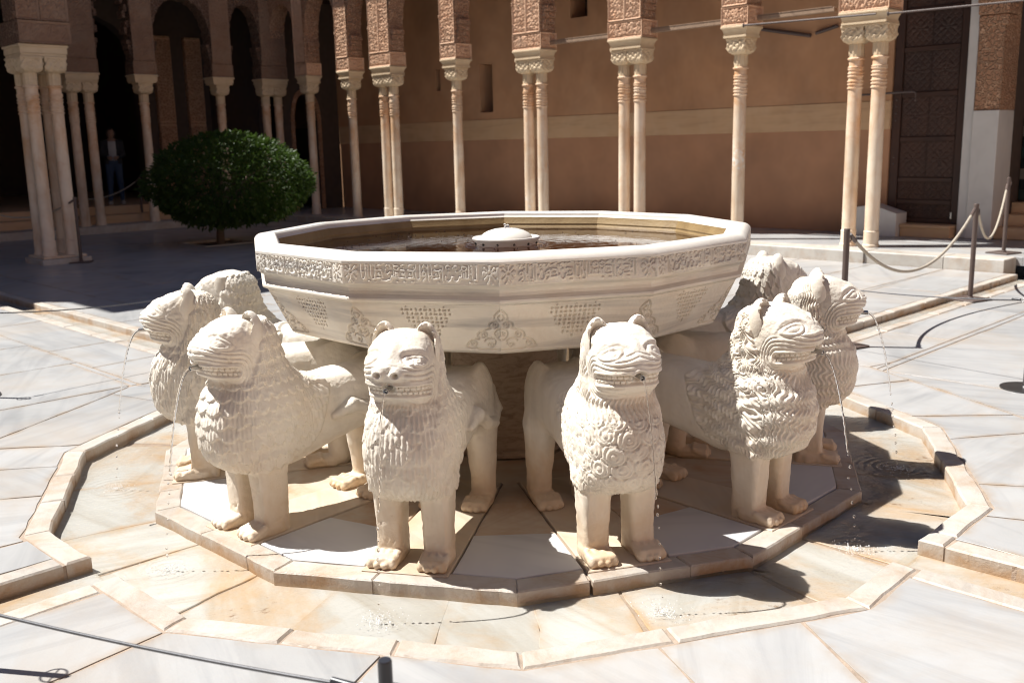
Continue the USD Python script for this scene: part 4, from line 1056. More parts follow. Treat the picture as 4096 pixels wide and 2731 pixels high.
# channel kerbs and beds
def channel(du, dw, r0, r1, visible_seed):
    r = np.random.default_rng(visible_seed)
    for s in (1, -1):
        a = r0
        while a < r1 - .05:
            b = min(a + r.uniform(.42, .8), r1)
            P = [(a, s * CW), (b, s * CW), (b, s * CC), (a, s * CC)]
            Q = Polygon([(du * x - dw * y, dw * x + du * y) for x, y in P]).difference(ring_out.buffer(.004))
            Q = clean_poly(Q.buffer(-.003, join_style=2)) if not Q.is_empty else Q
            if not Q.is_empty and Q.area > .004:
                obj('channel_kerb_stone', slab(Q, -.12, r.uniform(.000, .006), .008, .007, .09, int(a * 31) + s), M['kerb'], kerb)
            a = b
    a = 2.30
    while a < r1 - .05:
        b = min(a + r.uniform(.7, 1.2), r1)
        P = [(a, -CW - .01), (b, -CW - .01), (b, CW + .01), (a, CW + .01)]
        Q = Polygon([(du * x - dw * y, dw * x + du * y) for x, y in P])
        obj('channel_bed_slab', slab(Q.buffer(-.002, join_style=2), -.12, Z_BED + .003 if a > 2.6 else Z_BED + .001, .002, .003, .2, int(a * 17), .03), M['bed'], kerb)
        a = b
channel(1, 0, 2.33, GU - .01, 1); channel(0, 1, 2.33, GW - 5.35, 2); channel(-1, 0, 2.33, 7.0, 3); channel(0, -1, 2.33, 7.0, 4)
for du, dw, r1 in ((1, 0, GU - .02), (0, 1, GW - 5.4), (-1, 0, 7.0), (0, -1, 7.0)):
    nn = 120; a_ = np.linspace(2.26, r1, nn); b_ = np.linspace(-CW, CW, 9); A_, B_ = np.meshgrid(a_, b_)
    H_ = .0016 * (meshkit.fbm(np.stack([A_ * 12, B_ * 20, 0 * A_], -1), 2, 4) - .5)
    u__, w__ = du * A_ - dw * B_, dw * A_ + du * B_
    V_ = np.stack([(u__ - w__) / S2, (u__ + w__) / S2, np.full_like(A_, Z_WATER - .003) + H_], -1).reshape(-1, 3)
    tag(obj('water', (V_, grid_faces(9, nn)), M['water_ring'], smooth=True), kind='structure')
# ---------------------------------------------------------------- galleries round the court
ZF = .155
def arabesque(s, t, k, seed=0, depth=.030):
    a = s * 2 * PI / k; b = t * 2 * PI / k
    f = np.sin(a + 1.25 * np.sin(b * .73 + seed) + .5 * np.sin(b * 1.9)) * np.sin(b + 1.3 * np.sin(a * .81 + 2.1 * seed) + .4 * np.cos(a * 2.1))
    g = np.sin(a * 1.7 + 1.1 * np.sin(b * 1.31 - seed)) * np.sin(b * 1.63 + 1.2 * np.cos(a * 1.17 + seed))
    return depth * (sstep(-.25, .20, f) * .65 + .35 * sstep(-.1, .3, g)) - depth
def framed(s, t, i, j, W, H, k, seed, border=.022, depth=.028, script=False):
    d = np.minimum(np.minimum(s + W / 2, W / 2 - s), np.minimum(t, H - t))
    h = arabesque(s, t, k, seed, depth)
    if script:
        st = np.abs(((s + .01 * np.sin(t * 60 + s * 30)) / .034) % 1 - .5)
        h = np.where(sstep(.28, .2, st) * (t > H * .2) * (np.sin(np.floor(s / .034) * 7.7 + seed) > -.3) > .5, -.002, h)
    h = np.where(d < border, -.002, h)
    return np.where((d > border) & (d < border + .008), -depth, h)
def panel_u(name, parent, u, w0, w1, z0, z1, k, seed, res=.012, script=False, mat='stucco', face=-1):
    """relief panel on a plane u = const, facing -u."""
    W, H = w1 - w0, z1 - z0
    p = relief_panel([u, w1, z0], [u, w0, z0], [u, w0, z1], [u, w1, z1], max(6, int(W / res)), max(6, int(H / res)), lambda s, t, i, j: framed(s, t, i, j, W, H, k, seed, script=script) + .0, 1)
    return obj(name, p, M['stucco_panel' if mat == 'stucco' else 'stucco_red_panel'], parent, smooth=True)
def panel_w(name, parent, w, u0, u1, z0, z1, k, seed, res=.014, mat='stucco', script=False, sgn=-1):
    """relief panel on a plane w = const, facing -w (sgn -1) or +w."""
    W, H = u1 - u0, z1 - z0
    a, b = (u0, u1) if sgn < 0 else (u1, u0)
    p = relief_panel([a, w, z0], [b, w, z0], [b, w, z1], [a, w, z1], max(6, int(W / res)), max(6, int(H / res)), lambda s, t, i, j: framed(s, t, i, j, W, H, k, seed, script=script), 1)
    return obj(name, p, M['stucco_panel' if mat == 'stucco' else 'stucco_red_panel'], parent, smooth=True)

# one column: base drum, shaft, rings, fluted neck, carved capital
def make_column(label, loc):
    c = thing('marble_column', label, 'column', loc, UWROT, 'columns of the galleries')
    obj('base', lathe([(.112, 0), (.112, .03), (.101, .045), (.101, .205), (.104, .212), (.096, .225)], 28), M['column'], c, smooth=35)
    obj('shaft', lathe([(.094, .224), (.095, .9), (.093, 1.6), (.090, 2.10)], 28, cap=False), M['column'], c, smooth=35)
    prof = [(.090, 2.10)]
    for z in (2.115, 2.165, 2.205, 2.27, 2.31, 2.36, 2.385):
        prof += [(.091, z), (.104, z + .006), (.104, z + .020), (.091, z + .027)]
    prof += [(.092, 2.44), (.092, 2.49), (.112, 2.498), (.114, 2.510), (.108, 2.522), (.094, 2.528)]
    obj('neck_rings', lathe(prof, 28, cap=False), M['column'], c, smooth=35)
    v, f = lathe([(.094, 2.525), (.096, 2.58), (.096, 2.69), (.092, 2.71)], 72, cap=False)
    a = np.arctan2(v[:, 1], v[:, 0]); v = v * (1 + .05 * np.cos(a * 12) * ((v[:, 2] > 2.54) & (v[:, 2] < 2.70)))[:, None] ** np.array([1, 1, 0])
    obj('fluted_neck', (v, f), M['capital'], c, smooth=50)
    # capital: a cube whose lower edges are rounded in, carved on its four sides
    n = 22; V, F = [], []
    zz = np.linspace(2.70, 2.905, n); half = .158 - .060 * np.clip((2.775 - zz) / .075, 0, 1) ** 2
    per = []
    m = 20
    for k in range(4):
        t = np.linspace(-1, 1, m, endpoint=False); per.append(np.stack([np.full(m, 1.0), t], 1) @ np.array([[math.cos(k * PI / 2), math.sin(k * PI / 2)], [-math.sin(k * PI / 2), math.cos(k * PI / 2)]]))
    per = np.vstack(per)
    s_ = np.tile(np.linspace(-1, 1, m, endpoint=False), 4)
    for z, h in zip(zz, half):
        r2 = np.clip((2.80 - z) / .10, 0, 1)
        q = per / (np.abs(per) ** (2 + 14 * (1 - r2))).sum(1, keepdims=True) ** (1 / (2 + 14 * (1 - r2)))
        d = .012 * np.sin(s_ * 9.4) * np.sin((z - 2.7) * 62 + np.abs(s_) * 3) + .008 * np.cos(np.hypot(s_ * .158, z - 2.82) * 150)
        fade = np.clip((1 - np.abs(s_)) / .15, 0, 1)
        V.append(np.c_[q * (h + (d * fade)[:, None] * .8), np.full(len(q), z)])
    nn = 4 * m; V = np.vstack(V); i = np.arange(nn); j = (i + 1) % nn
    F = np.vstack([np.stack([k * nn + i, k * nn + j, (k + 1) * nn + j, (k + 1) * nn + i], 1) for k in range(n - 1)])
    F = np.vstack([F[:, [0, 1, 2]], F[:, [0, 2, 3]]])
    V = np.vstack([V, [[0, 0, 2.70]]]); F = np.vstack([F, np.stack([np.full(nn, len(V) - 1), j, i], 1)])
    obj('capital', (V, F), M['capital'], c, smooth=40)
    obj('capital_lip', bx(-.166, .166, -.166, .166, 2.905, 2.935, .006), M['capital'], c)
    return c.GetPrim()
UG = 9.22
singles = {4.35: 'single column of the long gallery in front of the bare brown wall, left of the right hand pair',
           10.62: 'single column of the long gallery between two pairs, left of the tall slit window', 14.02: 'half shaded single column near the far corner of the long gallery', 15.62: 'shaded single column at the far end of the long gallery, right of the bush'}
pairs = {(2.23, 2.56): 'nearest pair on the right, scraped white patches, beside the dark door', (6.21, 6.53): 'pair standing behind the right half of the basin, wall and stone band behind', (8.38, 8.71): 'pair standing right behind the domed stone of the basin',
         (12.56, 12.89): 'leftmost sunlit pair of the long gallery', (-2.56, -2.23): 'pair beyond the right edge of the picture'}
proto = None
for w, lab in singles.items():
    x, y = uw(UG, w)
    if proto is None:
        proto = make_column(lab, (x, y, ZF))
    else:
        dup(proto, (x, y, ZF), UWROT, lab)
for ws, lab in pairs.items():
    for w, side in zip(ws, ('right column of the ', 'left column of the ')):
        x, y = uw(UG, w); dup(proto, (x, y, ZF), UWROT, side + lab)
WG = 17.02
for u, lab in ((4.45, 'left column of the dim pair in the far left arcade'), (4.78, 'right column of the dim pair in the far left arcade'), (5.96, 'dim single column of the far left arcade, left of the round bush'),
               (7.76, 'dim single column of the far left arcade rising behind the bush top'), (8.92, 'first corner column of the far arcade, just right of the bush'), (9.25, 'second corner column of the far arcade, right of the bush')):
    x, y = uw(u, WG); dup(proto, (x, y, ZF), UWROT, lab, 'columns of the galleries')
for u, w, lab in ((1.81, 11.78, 'front left column of the shaded cluster on the left'), (2.15, 11.78, 'front right column of the shaded cluster on the left'), (1.81, 12.12, 'rear left column of the shaded cluster on the left'), (2.15, 12.12, 'rear column squeezed between the front two of the shaded cluster')):
    x, y = uw(u, w); dup(proto, (x, y, ZF - .03), UWROT, lab, 'columns of the galleries')

def arch_open(c, half, z0, zs, za, scal=.022, n=64):
    t = np.linspace(0, PI, n); ex = .82
    X = half * np.sign(np.cos(t)) * np.abs(np.cos(t)) ** ex; Z = zs + (za - zs) * np.sin(t) ** .92
    sc = scal * (np.abs(np.sin(t * 13)) - .5) * (np.sin(t) > .05)
    X = X + sc * np.cos(t); Z = Z + sc * np.sin(t)
    return Polygon([(c + half, z0), *[(c + a, b) for a, b in zip(X, Z)], (c - half, z0)]).buffer(0)
def wall_u(poly, u0, u1):
    m = trimesh.creation.extrude_polygon(poly, u1 - u0, engine='earcut'); v = np.asarray(m.vertices)
    return np.stack([v[:, 2] + u0, v[:, 0], v[:, 1]], 1), np.asarray(m.faces)
def wall_w(poly, w0, w1):
    m = trimesh.creation.extrude_polygon(poly, w1 - w0, engine='earcut'); v = np.asarray(m.vertices)
    return np.stack([v[:, 0], w1 - v[:, 2], v[:, 1]], 1), np.asarray(m.faces)

# ---- long gallery
lg = thing('long_arcade', 'sunlit arcade wall of carved stucco on slender columns behind the basin', 'arcade', rotz=UWROT)
piers = sorted([(w, .205) for w in singles] + [((a + b) / 2, .325) for a, b in pairs])
U0, U1 = 9.035, 9.405
solid = sbox(-5.5, 3.36, 17.22, 6.1)
for (wa, ha), (wb, hb) in zip(piers[:-1], piers[1:]):
    c, half = (wa + ha + wb - hb) / 2, (wb - hb - wa - ha) / 2
    if wa < 0 < wb:
        solid = solid.difference(arch_open(c, half, 3.2, 3.75, 5.5))
    else:
        solid = solid.difference(arch_open(c, half, 3.2, 3.95, 4.72 + min(half, 1.0) * .42))
c, half = (piers[-1][0] + .205 + 16.84) / 2, (16.84 - piers[-1][0] - .205) / 2
solid = solid.difference(arch_open(c, half, 3.2, 3.95, 4.85)).difference(sbox(-6, 3, -2.75, 5.2))
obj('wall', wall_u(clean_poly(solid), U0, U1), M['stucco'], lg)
for n_, (w, h) in enumerate(piers):
    if w < 1:
        k0 = 1
    z = 3.09
    obj('impost', cat(bx(U0 - .005, U1 + .005, w - h + .015, w + h - .015, 3.09, 3.12), bx(U0 + .0 - .035, U1 + .035, w - h - .02, w + h + .02, 3.215, 3.25, .008)), M['capital'], lg)
    pv = []
    for t in np.linspace(0, 1, 7):
        o = .028 * t ** 2; pv.append((o, 3.12 + .096 * t))
    V, F = [], []
    for o, zz in pv:
        V += [[U0 + .01 - o, w - h + .02 - o, zz], [U1 - .01 + o, w - h + .02 - o, zz], [U1 - .01 + o, w + h - .02 + o, zz], [U0 + .01 - o, w + h - .02 + o, zz]]
    for j in range(6):
        for k in range(4):
            a, b = j * 4 + k, j * 4 + (k + 1) % 4; F.append([a, b, b + 4, a + 4])
    obj('cavetto', (np.array(V), np.array(F)), M['capital'], lg, smooth=40)
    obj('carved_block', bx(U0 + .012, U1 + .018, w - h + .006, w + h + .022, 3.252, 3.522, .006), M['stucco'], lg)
    panel_u('block_panel', lg, U0 - .0195 - .002, w - h - .02, w + h + .02, 3.255, 3.519, .080, n_, script=True)
    pn = relief_panel([U0 - .016, w - h - .0255, 3.255], [U1 + .016, w - h - .0255, 3.255], [U1 + .016, w - h - .0255, 3.519], [U0 - .016, w - h - .0255, 3.519], 30, 22, lambda s, t, i, j: framed(s, t, i, j, U1 - U0 + .03, .264, .075, n_ + 3) + .002, 1)
    obj('block_side', pn, M['stucco_panel'], lg, smooth=True)
    # upper pier: two tall framed strips, brackets and little shafts at its sides
    if h > .3:
        panel_u('pier_panel', lg, U0 - .032, w - h + .0, w - .002, 3.53, 5.0, .095, n_ + 10)
        panel_u('pier_panel', lg, U0 - .032, w + .002, w + h - .0, 3.53, 5.0, .080, n_ + 20, script=True)
    else:
        panel_u('pier_panel', lg, U0 - .032, w - h, w + h, 3.53, 5.0, .090, n_ + 10)
    for s in (-1, 1):
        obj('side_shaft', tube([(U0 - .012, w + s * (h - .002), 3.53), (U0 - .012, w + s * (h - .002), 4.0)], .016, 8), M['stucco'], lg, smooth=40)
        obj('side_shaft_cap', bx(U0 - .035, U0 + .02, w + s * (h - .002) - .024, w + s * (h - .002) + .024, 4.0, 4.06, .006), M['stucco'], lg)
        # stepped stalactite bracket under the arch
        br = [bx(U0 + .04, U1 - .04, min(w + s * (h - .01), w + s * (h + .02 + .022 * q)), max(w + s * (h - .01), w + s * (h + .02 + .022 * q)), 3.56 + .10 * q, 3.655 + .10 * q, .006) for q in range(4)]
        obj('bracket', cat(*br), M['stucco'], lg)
obj('eave', cat(bx(U0 - .55, U0 - .02, -6, 17.3, 6.02, 6.16), bx(U0 - .30, U0 - .02, -6, 17.3, 5.86, 6.018)), M['beam'], lg)
obj('ceiling', bx(U1 + .004, 11.098, -6, 19.5, 5.12, 5.25), M['wood'], lg)
rv = np.array([[U0 - .6, -6, 6.165], [U0 - .6, 19, 6.165], [12.5, 19, 7.7], [12.5, -6, 7.7], [U0 - .6, -6, 6.23], [U0 - .6, 19, 6.23], [12.5, 19, 7.77], [12.5, -6, 7.77]])
rf = np.array([[0, 1, 2, 3], [7, 6, 5, 4], [4, 5, 1, 0], [5, 6, 2, 1], [6, 7, 3, 2], [7, 4, 0, 3]])
obj('roof', (rv, rf), M['roof'], lg)

gw = thing('gallery_wall', 'plain brown plastered back wall of the long gallery with slit windows and a stone band', 'wall', rotz=UWROT)
UW_ = 11.10
slits = [sbox(11.58, 2.32, 11.98, 3.33), sbox(13.26, 2.84, 13.42, 3.32), sbox(8.93, 4.0, 9.37, 4.95)]
up = sbox(2.90, 2.168, 19.5, 7.6).difference(unary_union(slits))
obj('upper_wall', wall_u(up, UW_, UW_ + .45), M['plaster'], gw)
obj('stone_band', bx(UW_ - .012, UW_ + .4, 2.90, 17.2, 1.742, 2.166, .004), M['band'], gw)
obj('lower_wall', bx(UW_ + .004, UW_ + .45, 2.90, 17.2, ZF - .1, 1.740), M['plaster_low'], gw)
obj('lower_ledge', bx(UW_ - .008, UW_ + .3, 2.90, 17.2, 1.728, 1.7405), M['plaster_low'], gw)
for k, s_ in enumerate(slits):
    a = s_.bounds; obj('window_back', bx(UW_ + .452, UW_ + .50, a[0] - .3, a[2] + .3, a[1] - .3, a[3] + .3), M['dark'], gw)  # dark sheet painted in for the unlit room behind each slit
obj('return_wall', bx(UW_, UW_ + 1.6, -6, 1.29, 4.2, 7.6), M['plaster'], gw)
obj('over_door', bx(UW_ + .004, UW_ + .45, 1.292, 2.898, 3.95, 7.6), M['plaster'], gw)

# dark door in the wall, its step, the white jamb and the tiled passage
dr = thing('wooden_door', 'tall dark brown inlaid wooden door in the wall at the right, strapwork panels', 'door', rotz=UWROT)
obj('leaf', bx(UW_ + .07, UW_ + .13, 1.83, 2.86, .345, 3.94), M['wood'], dr)
for a, b in ((2.76, 2.89), (1.80, 1.93)):
    obj('stile', bx(UW_ + .03, UW_ + .072, a, b, .345, 3.95, .006), M['wood'], dr)
zr = [.345, .62, .95, 1.55, 2.2, 2.85, 3.4, 3.90]
for k, z in enumerate(zr):
    obj('rail', bx(UW_ + .034, UW_ + .074, 1.935, 2.755, z, z + .07, .006), M['wood'], dr)
for k in range(len(zr) - 1):
    for j in range(2):
        w0, w1 = 1.95 + j * .405, 2.335 + j * .405
        def fn(s, t, i, j2, k=k):
            r = np.hypot(s, t - (zr[k + 1] - zr[k] - .07) / 2); a = np.arctan2(t - (zr[k + 1] - zr[k] - .07) / 2, s)
            return .005 * (np.cos(a * 8) * .5 + .5 > .5) * (r < .13) + .004 * (np.abs(np.sin((s + t) * 32)) > .35) * (np.abs(np.sin((s - t) * 32)) > .35)
        p = relief_panel([UW_ + .062, w1, zr[k] + .075], [UW_ + .062, w0, zr[k] + .075], [UW_ + .062, w0, zr[k + 1] - .005], [UW_ + .062, w1, zr[k + 1] - .005], 34, 44, fn, 1)
        obj('panel', p, M['wood'], dr)
for z in (2.05, 1.95, 1.85, 1.75, 1.2, 1.1):
    v, f = lathe([(.016, 0), (.013, .01), (.001, .014)], 10); v = np.stack([-v[:, 2] + UW_ + .03, v[:, 1] + 2.83, v[:, 0] + z + .12], 1)
    obj('nail', (v, f[:, ::-1]), M['iron'], dr)
obj('bolt', bx(UW_ + .012, UW_ + .03, 1.90, 1.93, .42, .52, .004), M['spout'], dr)
ds = thing('door_step', 'low dark stone step under the wooden door', 'step', rotz=UWROT)
obj('tread', bx(UW_ - .28, UW_ + .12, 1.81, 2.56, .29, .34, .012), M['band'], ds)
obj('riser', bx(UW_ - .25, UW_ + .12, 1.82, 2.55, ZF + .001, .289), M['band'], ds)
jm = thing('door_jamb', 'white marble jamb with a carved stucco panel above, right of the dark door', 'jamb', rotz=UWROT)
obj('marble_face', bx(UW_ - .10, UW_ + .5, 1.302, 1.655, ZF + .002, 1.965, .006), M['white'], jm)
obj('plaster_edge', bx(UW_ - .06, UW_ + .5, 1.657, 1.795, ZF + .002, 3.94, .01), M['white'], jm)
obj('core', bx(UW_ - .075, UW_ + .5, 1.302, 1.655, 1.967, 4.2), M['stucco'], jm)
panel_u('carved_panel', jm, UW_ - .077, 1.305, 1.652, 1.975, 2.62, .075, 3)
panel_u('carved_panel', jm, UW_ - .077, 1.305, 1.652, 2.63, 3.1, .06, 5, script=True)
obj('bracket', cat(*[bx(UW_ - .10 - .04 * q, UW_ + .3, 1.27 - .02 * q, 1.657, 3.11 + .15 * q, 3.25 + .15 * q, .012) for q in range(5)]), M['stucco'], jm)
ps = thing('tiled_passage', 'dark passage with a chequered tile dado at the right edge', 'passage', rotz=UWROT)
UP = 12.0
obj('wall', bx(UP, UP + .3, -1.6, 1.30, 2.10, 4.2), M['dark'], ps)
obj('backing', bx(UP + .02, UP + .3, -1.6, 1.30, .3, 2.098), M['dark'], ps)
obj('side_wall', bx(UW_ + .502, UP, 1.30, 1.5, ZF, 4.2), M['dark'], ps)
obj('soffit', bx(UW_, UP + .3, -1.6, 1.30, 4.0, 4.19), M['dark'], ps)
ts = .155; kt = 0
for r_ in range(9):
    for c_ in range(8):
        w1 = 1.295 - c_ * ts; z0 = .66 + r_ * ts
        m = 'tile_dark' if (r_ + c_) % 2 else ('tile_green' if (r_ * 3 + c_) % 4 == 0 else 'tile_pale')
        obj('tile', bx(UP - .004, UP + .02, w1 - ts + .003, w1 - .003, z0 + .003, z0 + ts - .003, .002), M[m], ps); kt += 1
for c_ in range(8):
    w1 = 1.295 - c_ * ts; P = Polygon([(w1 - ts + .004, 2.06), (w1 - .004, 2.06), (w1 - .03, 2.12), (w1 - ts / 2, 2.21), (w1 - ts + .03, 2.12)])
    obj('merlon_tile', wall_u(P, UP - .006, UP + .0), M['tile_dark'], ps)
for k, (u_, z) in enumerate(((UW_ + .02, .32), (UW_ + .36, .48), (UW_ + .66, .64))):
    obj('step', bx(u_, UP, -1.6, 1.299, ZF if k == 0 else z - .161, z, .01), M['band'], ps)
wb = thing('gabled_block', 'low white marble block with a sloping top against the wall, behind the right pair', 'block', rotz=UWROT)
P = Polygon([(2.56, ZF + .001), (2.56, .50), (2.95, .62), (3.34, .56), (3.34, ZF + .001)])
obj('block', wall_u(P, 10.72, 11.085), M['white'], wb)

# timbers and irons between the piers
for k, (a, b, lab) in enumerate(((2.96, 4.13, 'weathered wooden tie beam between the right pair and the single column'), (4.58, 6.03, 'weathered wooden tie beam left of the single column'), (6.73, 8.20, 'weathered wooden tie beam between the two middle pairs'))):
    t = thing('tie_beam', lab, 'beam', rotz=UWROT)
    obj('beam', bx(9.26, 9.34, a - .03, b + .03, 3.318, 3.378, .006), M['beam'], t)
    obj('lath', bx(9.255, 9.345, a, b, 3.380, 3.392), M['beam'], t)
rodm = [((8.98, 4.17, 3.235), (8.98, 2.20, 3.19), 'thin iron rod along the arcade front between the single column and the right pair'), ((8.98, 2.04, 3.175), (8.98, -2.3, 3.12), 'thin iron rod running from the right pair out of the picture')]
for a, b, lab in rodm:
    t = thing('iron_rod', lab, 'rod', rotz=UWROT)
    obj('rod', tube([a, b], .0125, 10), M['iron'], t, smooth=40)
    obj('eye', tube([(8.98 + .02 * math.cos(q), a[1], a[2] + .022 * math.sin(q)) for q in np.linspace(0, 2 * PI, 12, endpoint=False)], .008, 6, True), M['iron'], t)
t = thing('iron_bracket', 'bent dark iron bar fixed high on the brown wall', 'bracket', rotz=UWROT)
obj('bar', tube([(11.08, 5.14, 3.40), (11.06, 4.25, 3.22)], .028, 8), M['iron'], t, smooth=40)
obj('bar', tube([(11.06, 4.16, 3.25), (11.08, 3.80, 3.33)], .028, 8), M['iron'], t, smooth=40)
t = thing('wall_hook', 'horizontal iron bar with a turned down end beside the dark door', 'hook', rotz=UWROT)
obj('arm', tube([(11.02, 3.38, 2.265), (11.0, 2.54, 2.275), (11.0, 2.50, 2.265), (11.0, 2.49, 2.24), (11.0, 2.488, 2.17)], .016, 8), M['iron'], t, smooth=40)
obj('knob', lathe([(.001, -.02), (.02, -.015), (.024, 0), (.02, .015), (.001, .02)], 12), M['iron'], t, smooth=60).GetAttribute('points').Set(Vt.Vec3fArray.FromNumpy((np.array(stage.GetPrimAtPath(str(t.GetPath()) + '/knob').GetAttribute('points').Get()) + np.array([11.0, 2.488, 2.15])).astype(np.float32)))

# gallery floors with their step stones
gf_ = thing('gallery_floor', None, None, rotz=UWROT, kind='structure')
rg = np.random.default_rng(8)
w = -5.5
stops = [-5.5, -3.9, -2.6, -1.4, -.30, .30, 1.02, 2.05, 3.42, 4.5, 5.7, 6.9, 8.1, 9.4, 10.6, 11.9, 13.1, 14.4, 15.6, GW + .0]
for k in range(len(stops) - 1):
    if stops[k] == -.30:
        continue
    fw = .03 if stops[k] == 2.05 else 0
    obj('step_stone', slab(sbox(GU - fw, stops[k] + .003, GU + .42, stops[k + 1] - .003), -.1, ZF + rg.uniform(-.002, .002) + (0.004 if fw else 0), .008, .004, .3, k), M['kerb'], gf_)
rows = [GU + .425, GU + 1.5, UW_ + .0]
for r_ in range(2):
    w = -5.5
    while w < 17.1:
        b = min(w + rg.uniform(1.1, 1.8), 17.16)
        if b - w > .05:
            obj('floor_slab', slab(sbox(rows[r_] + .003, w + .003, rows[r_ + 1] - .003, b - .003), .05, ZF - .001 + rg.uniform(-.001, .001), .003, .003, .5, int(w * 13)), M['slab'], gf_)
        w = b
us = [-6, -4.5, -3, -1.6, -.2, 1.1, 2.4, 3.5, 4.7, 5.9, 7.0, 8.0, GU - .004]
for k in range(len(us) - 1):
    obj('step_stone', slab(sbox(us[k] + .003, GW, us[k + 1] - .003, GW + .62), -.1, ZF + rg.uniform(-.002, .002), .008, .004, .3, 60 + k), M['kerb'], gf_)
    obj('hall_step', slab(sbox(us[k] + .003, GW + .63, us[k + 1] - .003, GW + 1.02), 0, .325, .01, .003, .3, 80 + k), M['band'], gf_)
obj('hall_floor', bx(-8, 9.0, GW + 1.03, 27, .1, .50, .01), M['band'], gf_)
obj('corner_floor', bx(9.0, 11.09, 17.17, 27, .0, ZF - .002), M['slab'], gf_)

# ---- arcade at the far left end of the court
sa = thing('short_arcade', 'shaded reddish arcade at the far left with tall scalloped arches', 'arcade', rotz=UWROT)
W0, W1 = 16.84, 17.20
s2 = sbox(-6, 3.36, 9.44, 6.4)
pu = [(4.615, .325), (5.96, .235), (7.76, .235), (9.085, .325)]
tops = [5.75, 4.86, 4.84]
for k in range(3):
    (a, ha), (b, hb) = pu[k], pu[k + 1]
    s2 = s2.difference(arch_open((a + ha + b - hb) / 2, (b - hb - a - ha) / 2, 3.2, 3.9 if k else 4.2, tops[k]))
s2 = s2.difference(arch_open(2.0, 2.28, 3.2, 4.0, 5.9)).difference(arch_open(-3.2, 2.28, 3.2, 4.0, 5.9))
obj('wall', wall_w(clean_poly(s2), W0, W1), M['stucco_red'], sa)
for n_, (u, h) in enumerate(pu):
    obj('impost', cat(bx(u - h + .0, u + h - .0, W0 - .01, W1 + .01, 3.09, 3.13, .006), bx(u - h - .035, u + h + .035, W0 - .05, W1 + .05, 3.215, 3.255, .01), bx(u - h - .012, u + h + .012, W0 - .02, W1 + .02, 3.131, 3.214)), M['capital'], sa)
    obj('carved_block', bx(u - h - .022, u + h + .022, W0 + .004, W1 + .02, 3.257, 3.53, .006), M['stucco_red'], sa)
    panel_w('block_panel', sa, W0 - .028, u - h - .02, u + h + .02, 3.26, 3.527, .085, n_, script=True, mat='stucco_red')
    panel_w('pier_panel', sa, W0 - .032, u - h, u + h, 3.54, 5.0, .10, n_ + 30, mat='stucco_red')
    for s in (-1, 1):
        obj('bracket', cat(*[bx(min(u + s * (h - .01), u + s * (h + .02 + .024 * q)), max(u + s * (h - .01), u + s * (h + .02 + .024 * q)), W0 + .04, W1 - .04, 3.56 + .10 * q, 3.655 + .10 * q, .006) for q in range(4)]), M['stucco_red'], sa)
# hanging stalactite fringe in the tall left arch
fr = []
for k in range(15):
    t = PI * (k + .5) / 15; c, hf = (4.94 + 5.725) / 2, .36
    for q in range(2):
        z = 4.2 + 1.5 * math.sin(t) ** .92 - .05 - .13 * q
        fr.append(bx(c + hf * math.cos(t) * (1 - .12 * q) - .035, c + hf * math.cos(t) * (1 - .12 * q) + .035, W0 + .05, W1 - .05, z - .14, z, .01))
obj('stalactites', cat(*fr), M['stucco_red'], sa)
obj('ceiling', bx(-8, 9.0, W1 + .004, 27, 5.3, 5.4), M['wood'], sa)
obj('roof', (np.array([[-8, W0 - .65, 6.45], [9.2, W0 - .65, 6.45], [12.5, 21, 8.2], [-8, 21, 8.2], [-8, W0 - .65, 6.52], [9.2, W0 - .65, 6.52], [12.5, 21, 8.27], [-8, 21, 8.27]]), rf[:, ::-1]), M['roof'], sa)
# end wall of the long gallery with its pointed doorway, and the dark hall's walls
eh = thing('hall_wall', 'dark walls of the hall behind the far left arcade, carved pilasters and a pointed doorway', 'wall', rotz=UWROT)
e2 = sbox(9.42, ZF, 11.09, 5.1).difference(arch_open(10.12, .33, 0, 2.25, 2.95, 0))
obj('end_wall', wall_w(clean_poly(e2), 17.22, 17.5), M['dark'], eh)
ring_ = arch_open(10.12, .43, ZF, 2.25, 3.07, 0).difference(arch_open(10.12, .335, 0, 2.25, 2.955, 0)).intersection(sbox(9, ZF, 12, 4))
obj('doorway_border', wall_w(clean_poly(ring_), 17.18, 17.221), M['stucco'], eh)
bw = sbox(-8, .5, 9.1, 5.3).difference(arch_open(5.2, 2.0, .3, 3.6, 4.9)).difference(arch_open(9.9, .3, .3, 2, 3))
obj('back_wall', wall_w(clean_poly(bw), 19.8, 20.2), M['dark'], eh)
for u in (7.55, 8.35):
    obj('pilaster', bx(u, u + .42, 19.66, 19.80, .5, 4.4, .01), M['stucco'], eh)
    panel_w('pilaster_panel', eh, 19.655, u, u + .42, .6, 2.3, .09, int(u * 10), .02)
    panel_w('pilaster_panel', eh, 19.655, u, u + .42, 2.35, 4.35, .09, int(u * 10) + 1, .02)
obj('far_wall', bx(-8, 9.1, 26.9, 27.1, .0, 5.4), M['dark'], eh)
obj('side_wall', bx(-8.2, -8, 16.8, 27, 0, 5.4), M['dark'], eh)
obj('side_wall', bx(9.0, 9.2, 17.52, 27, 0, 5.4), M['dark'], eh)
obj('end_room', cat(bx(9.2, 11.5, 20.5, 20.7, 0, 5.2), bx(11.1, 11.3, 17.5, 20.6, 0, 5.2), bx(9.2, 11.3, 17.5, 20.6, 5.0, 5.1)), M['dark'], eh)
outer = thing('outer_wall', 'outer brick walls of the palace behind the galleries, above the roofs', 'wall', rotz=UWROT)
obj('wall', bx(-8, 13, 27.12, 27.4, 0, 8.0), M['plaster'], outer)
obj('wall', bx(12.6, 12.9, -6, 27, 0, 7.7), M['plaster'], outer)

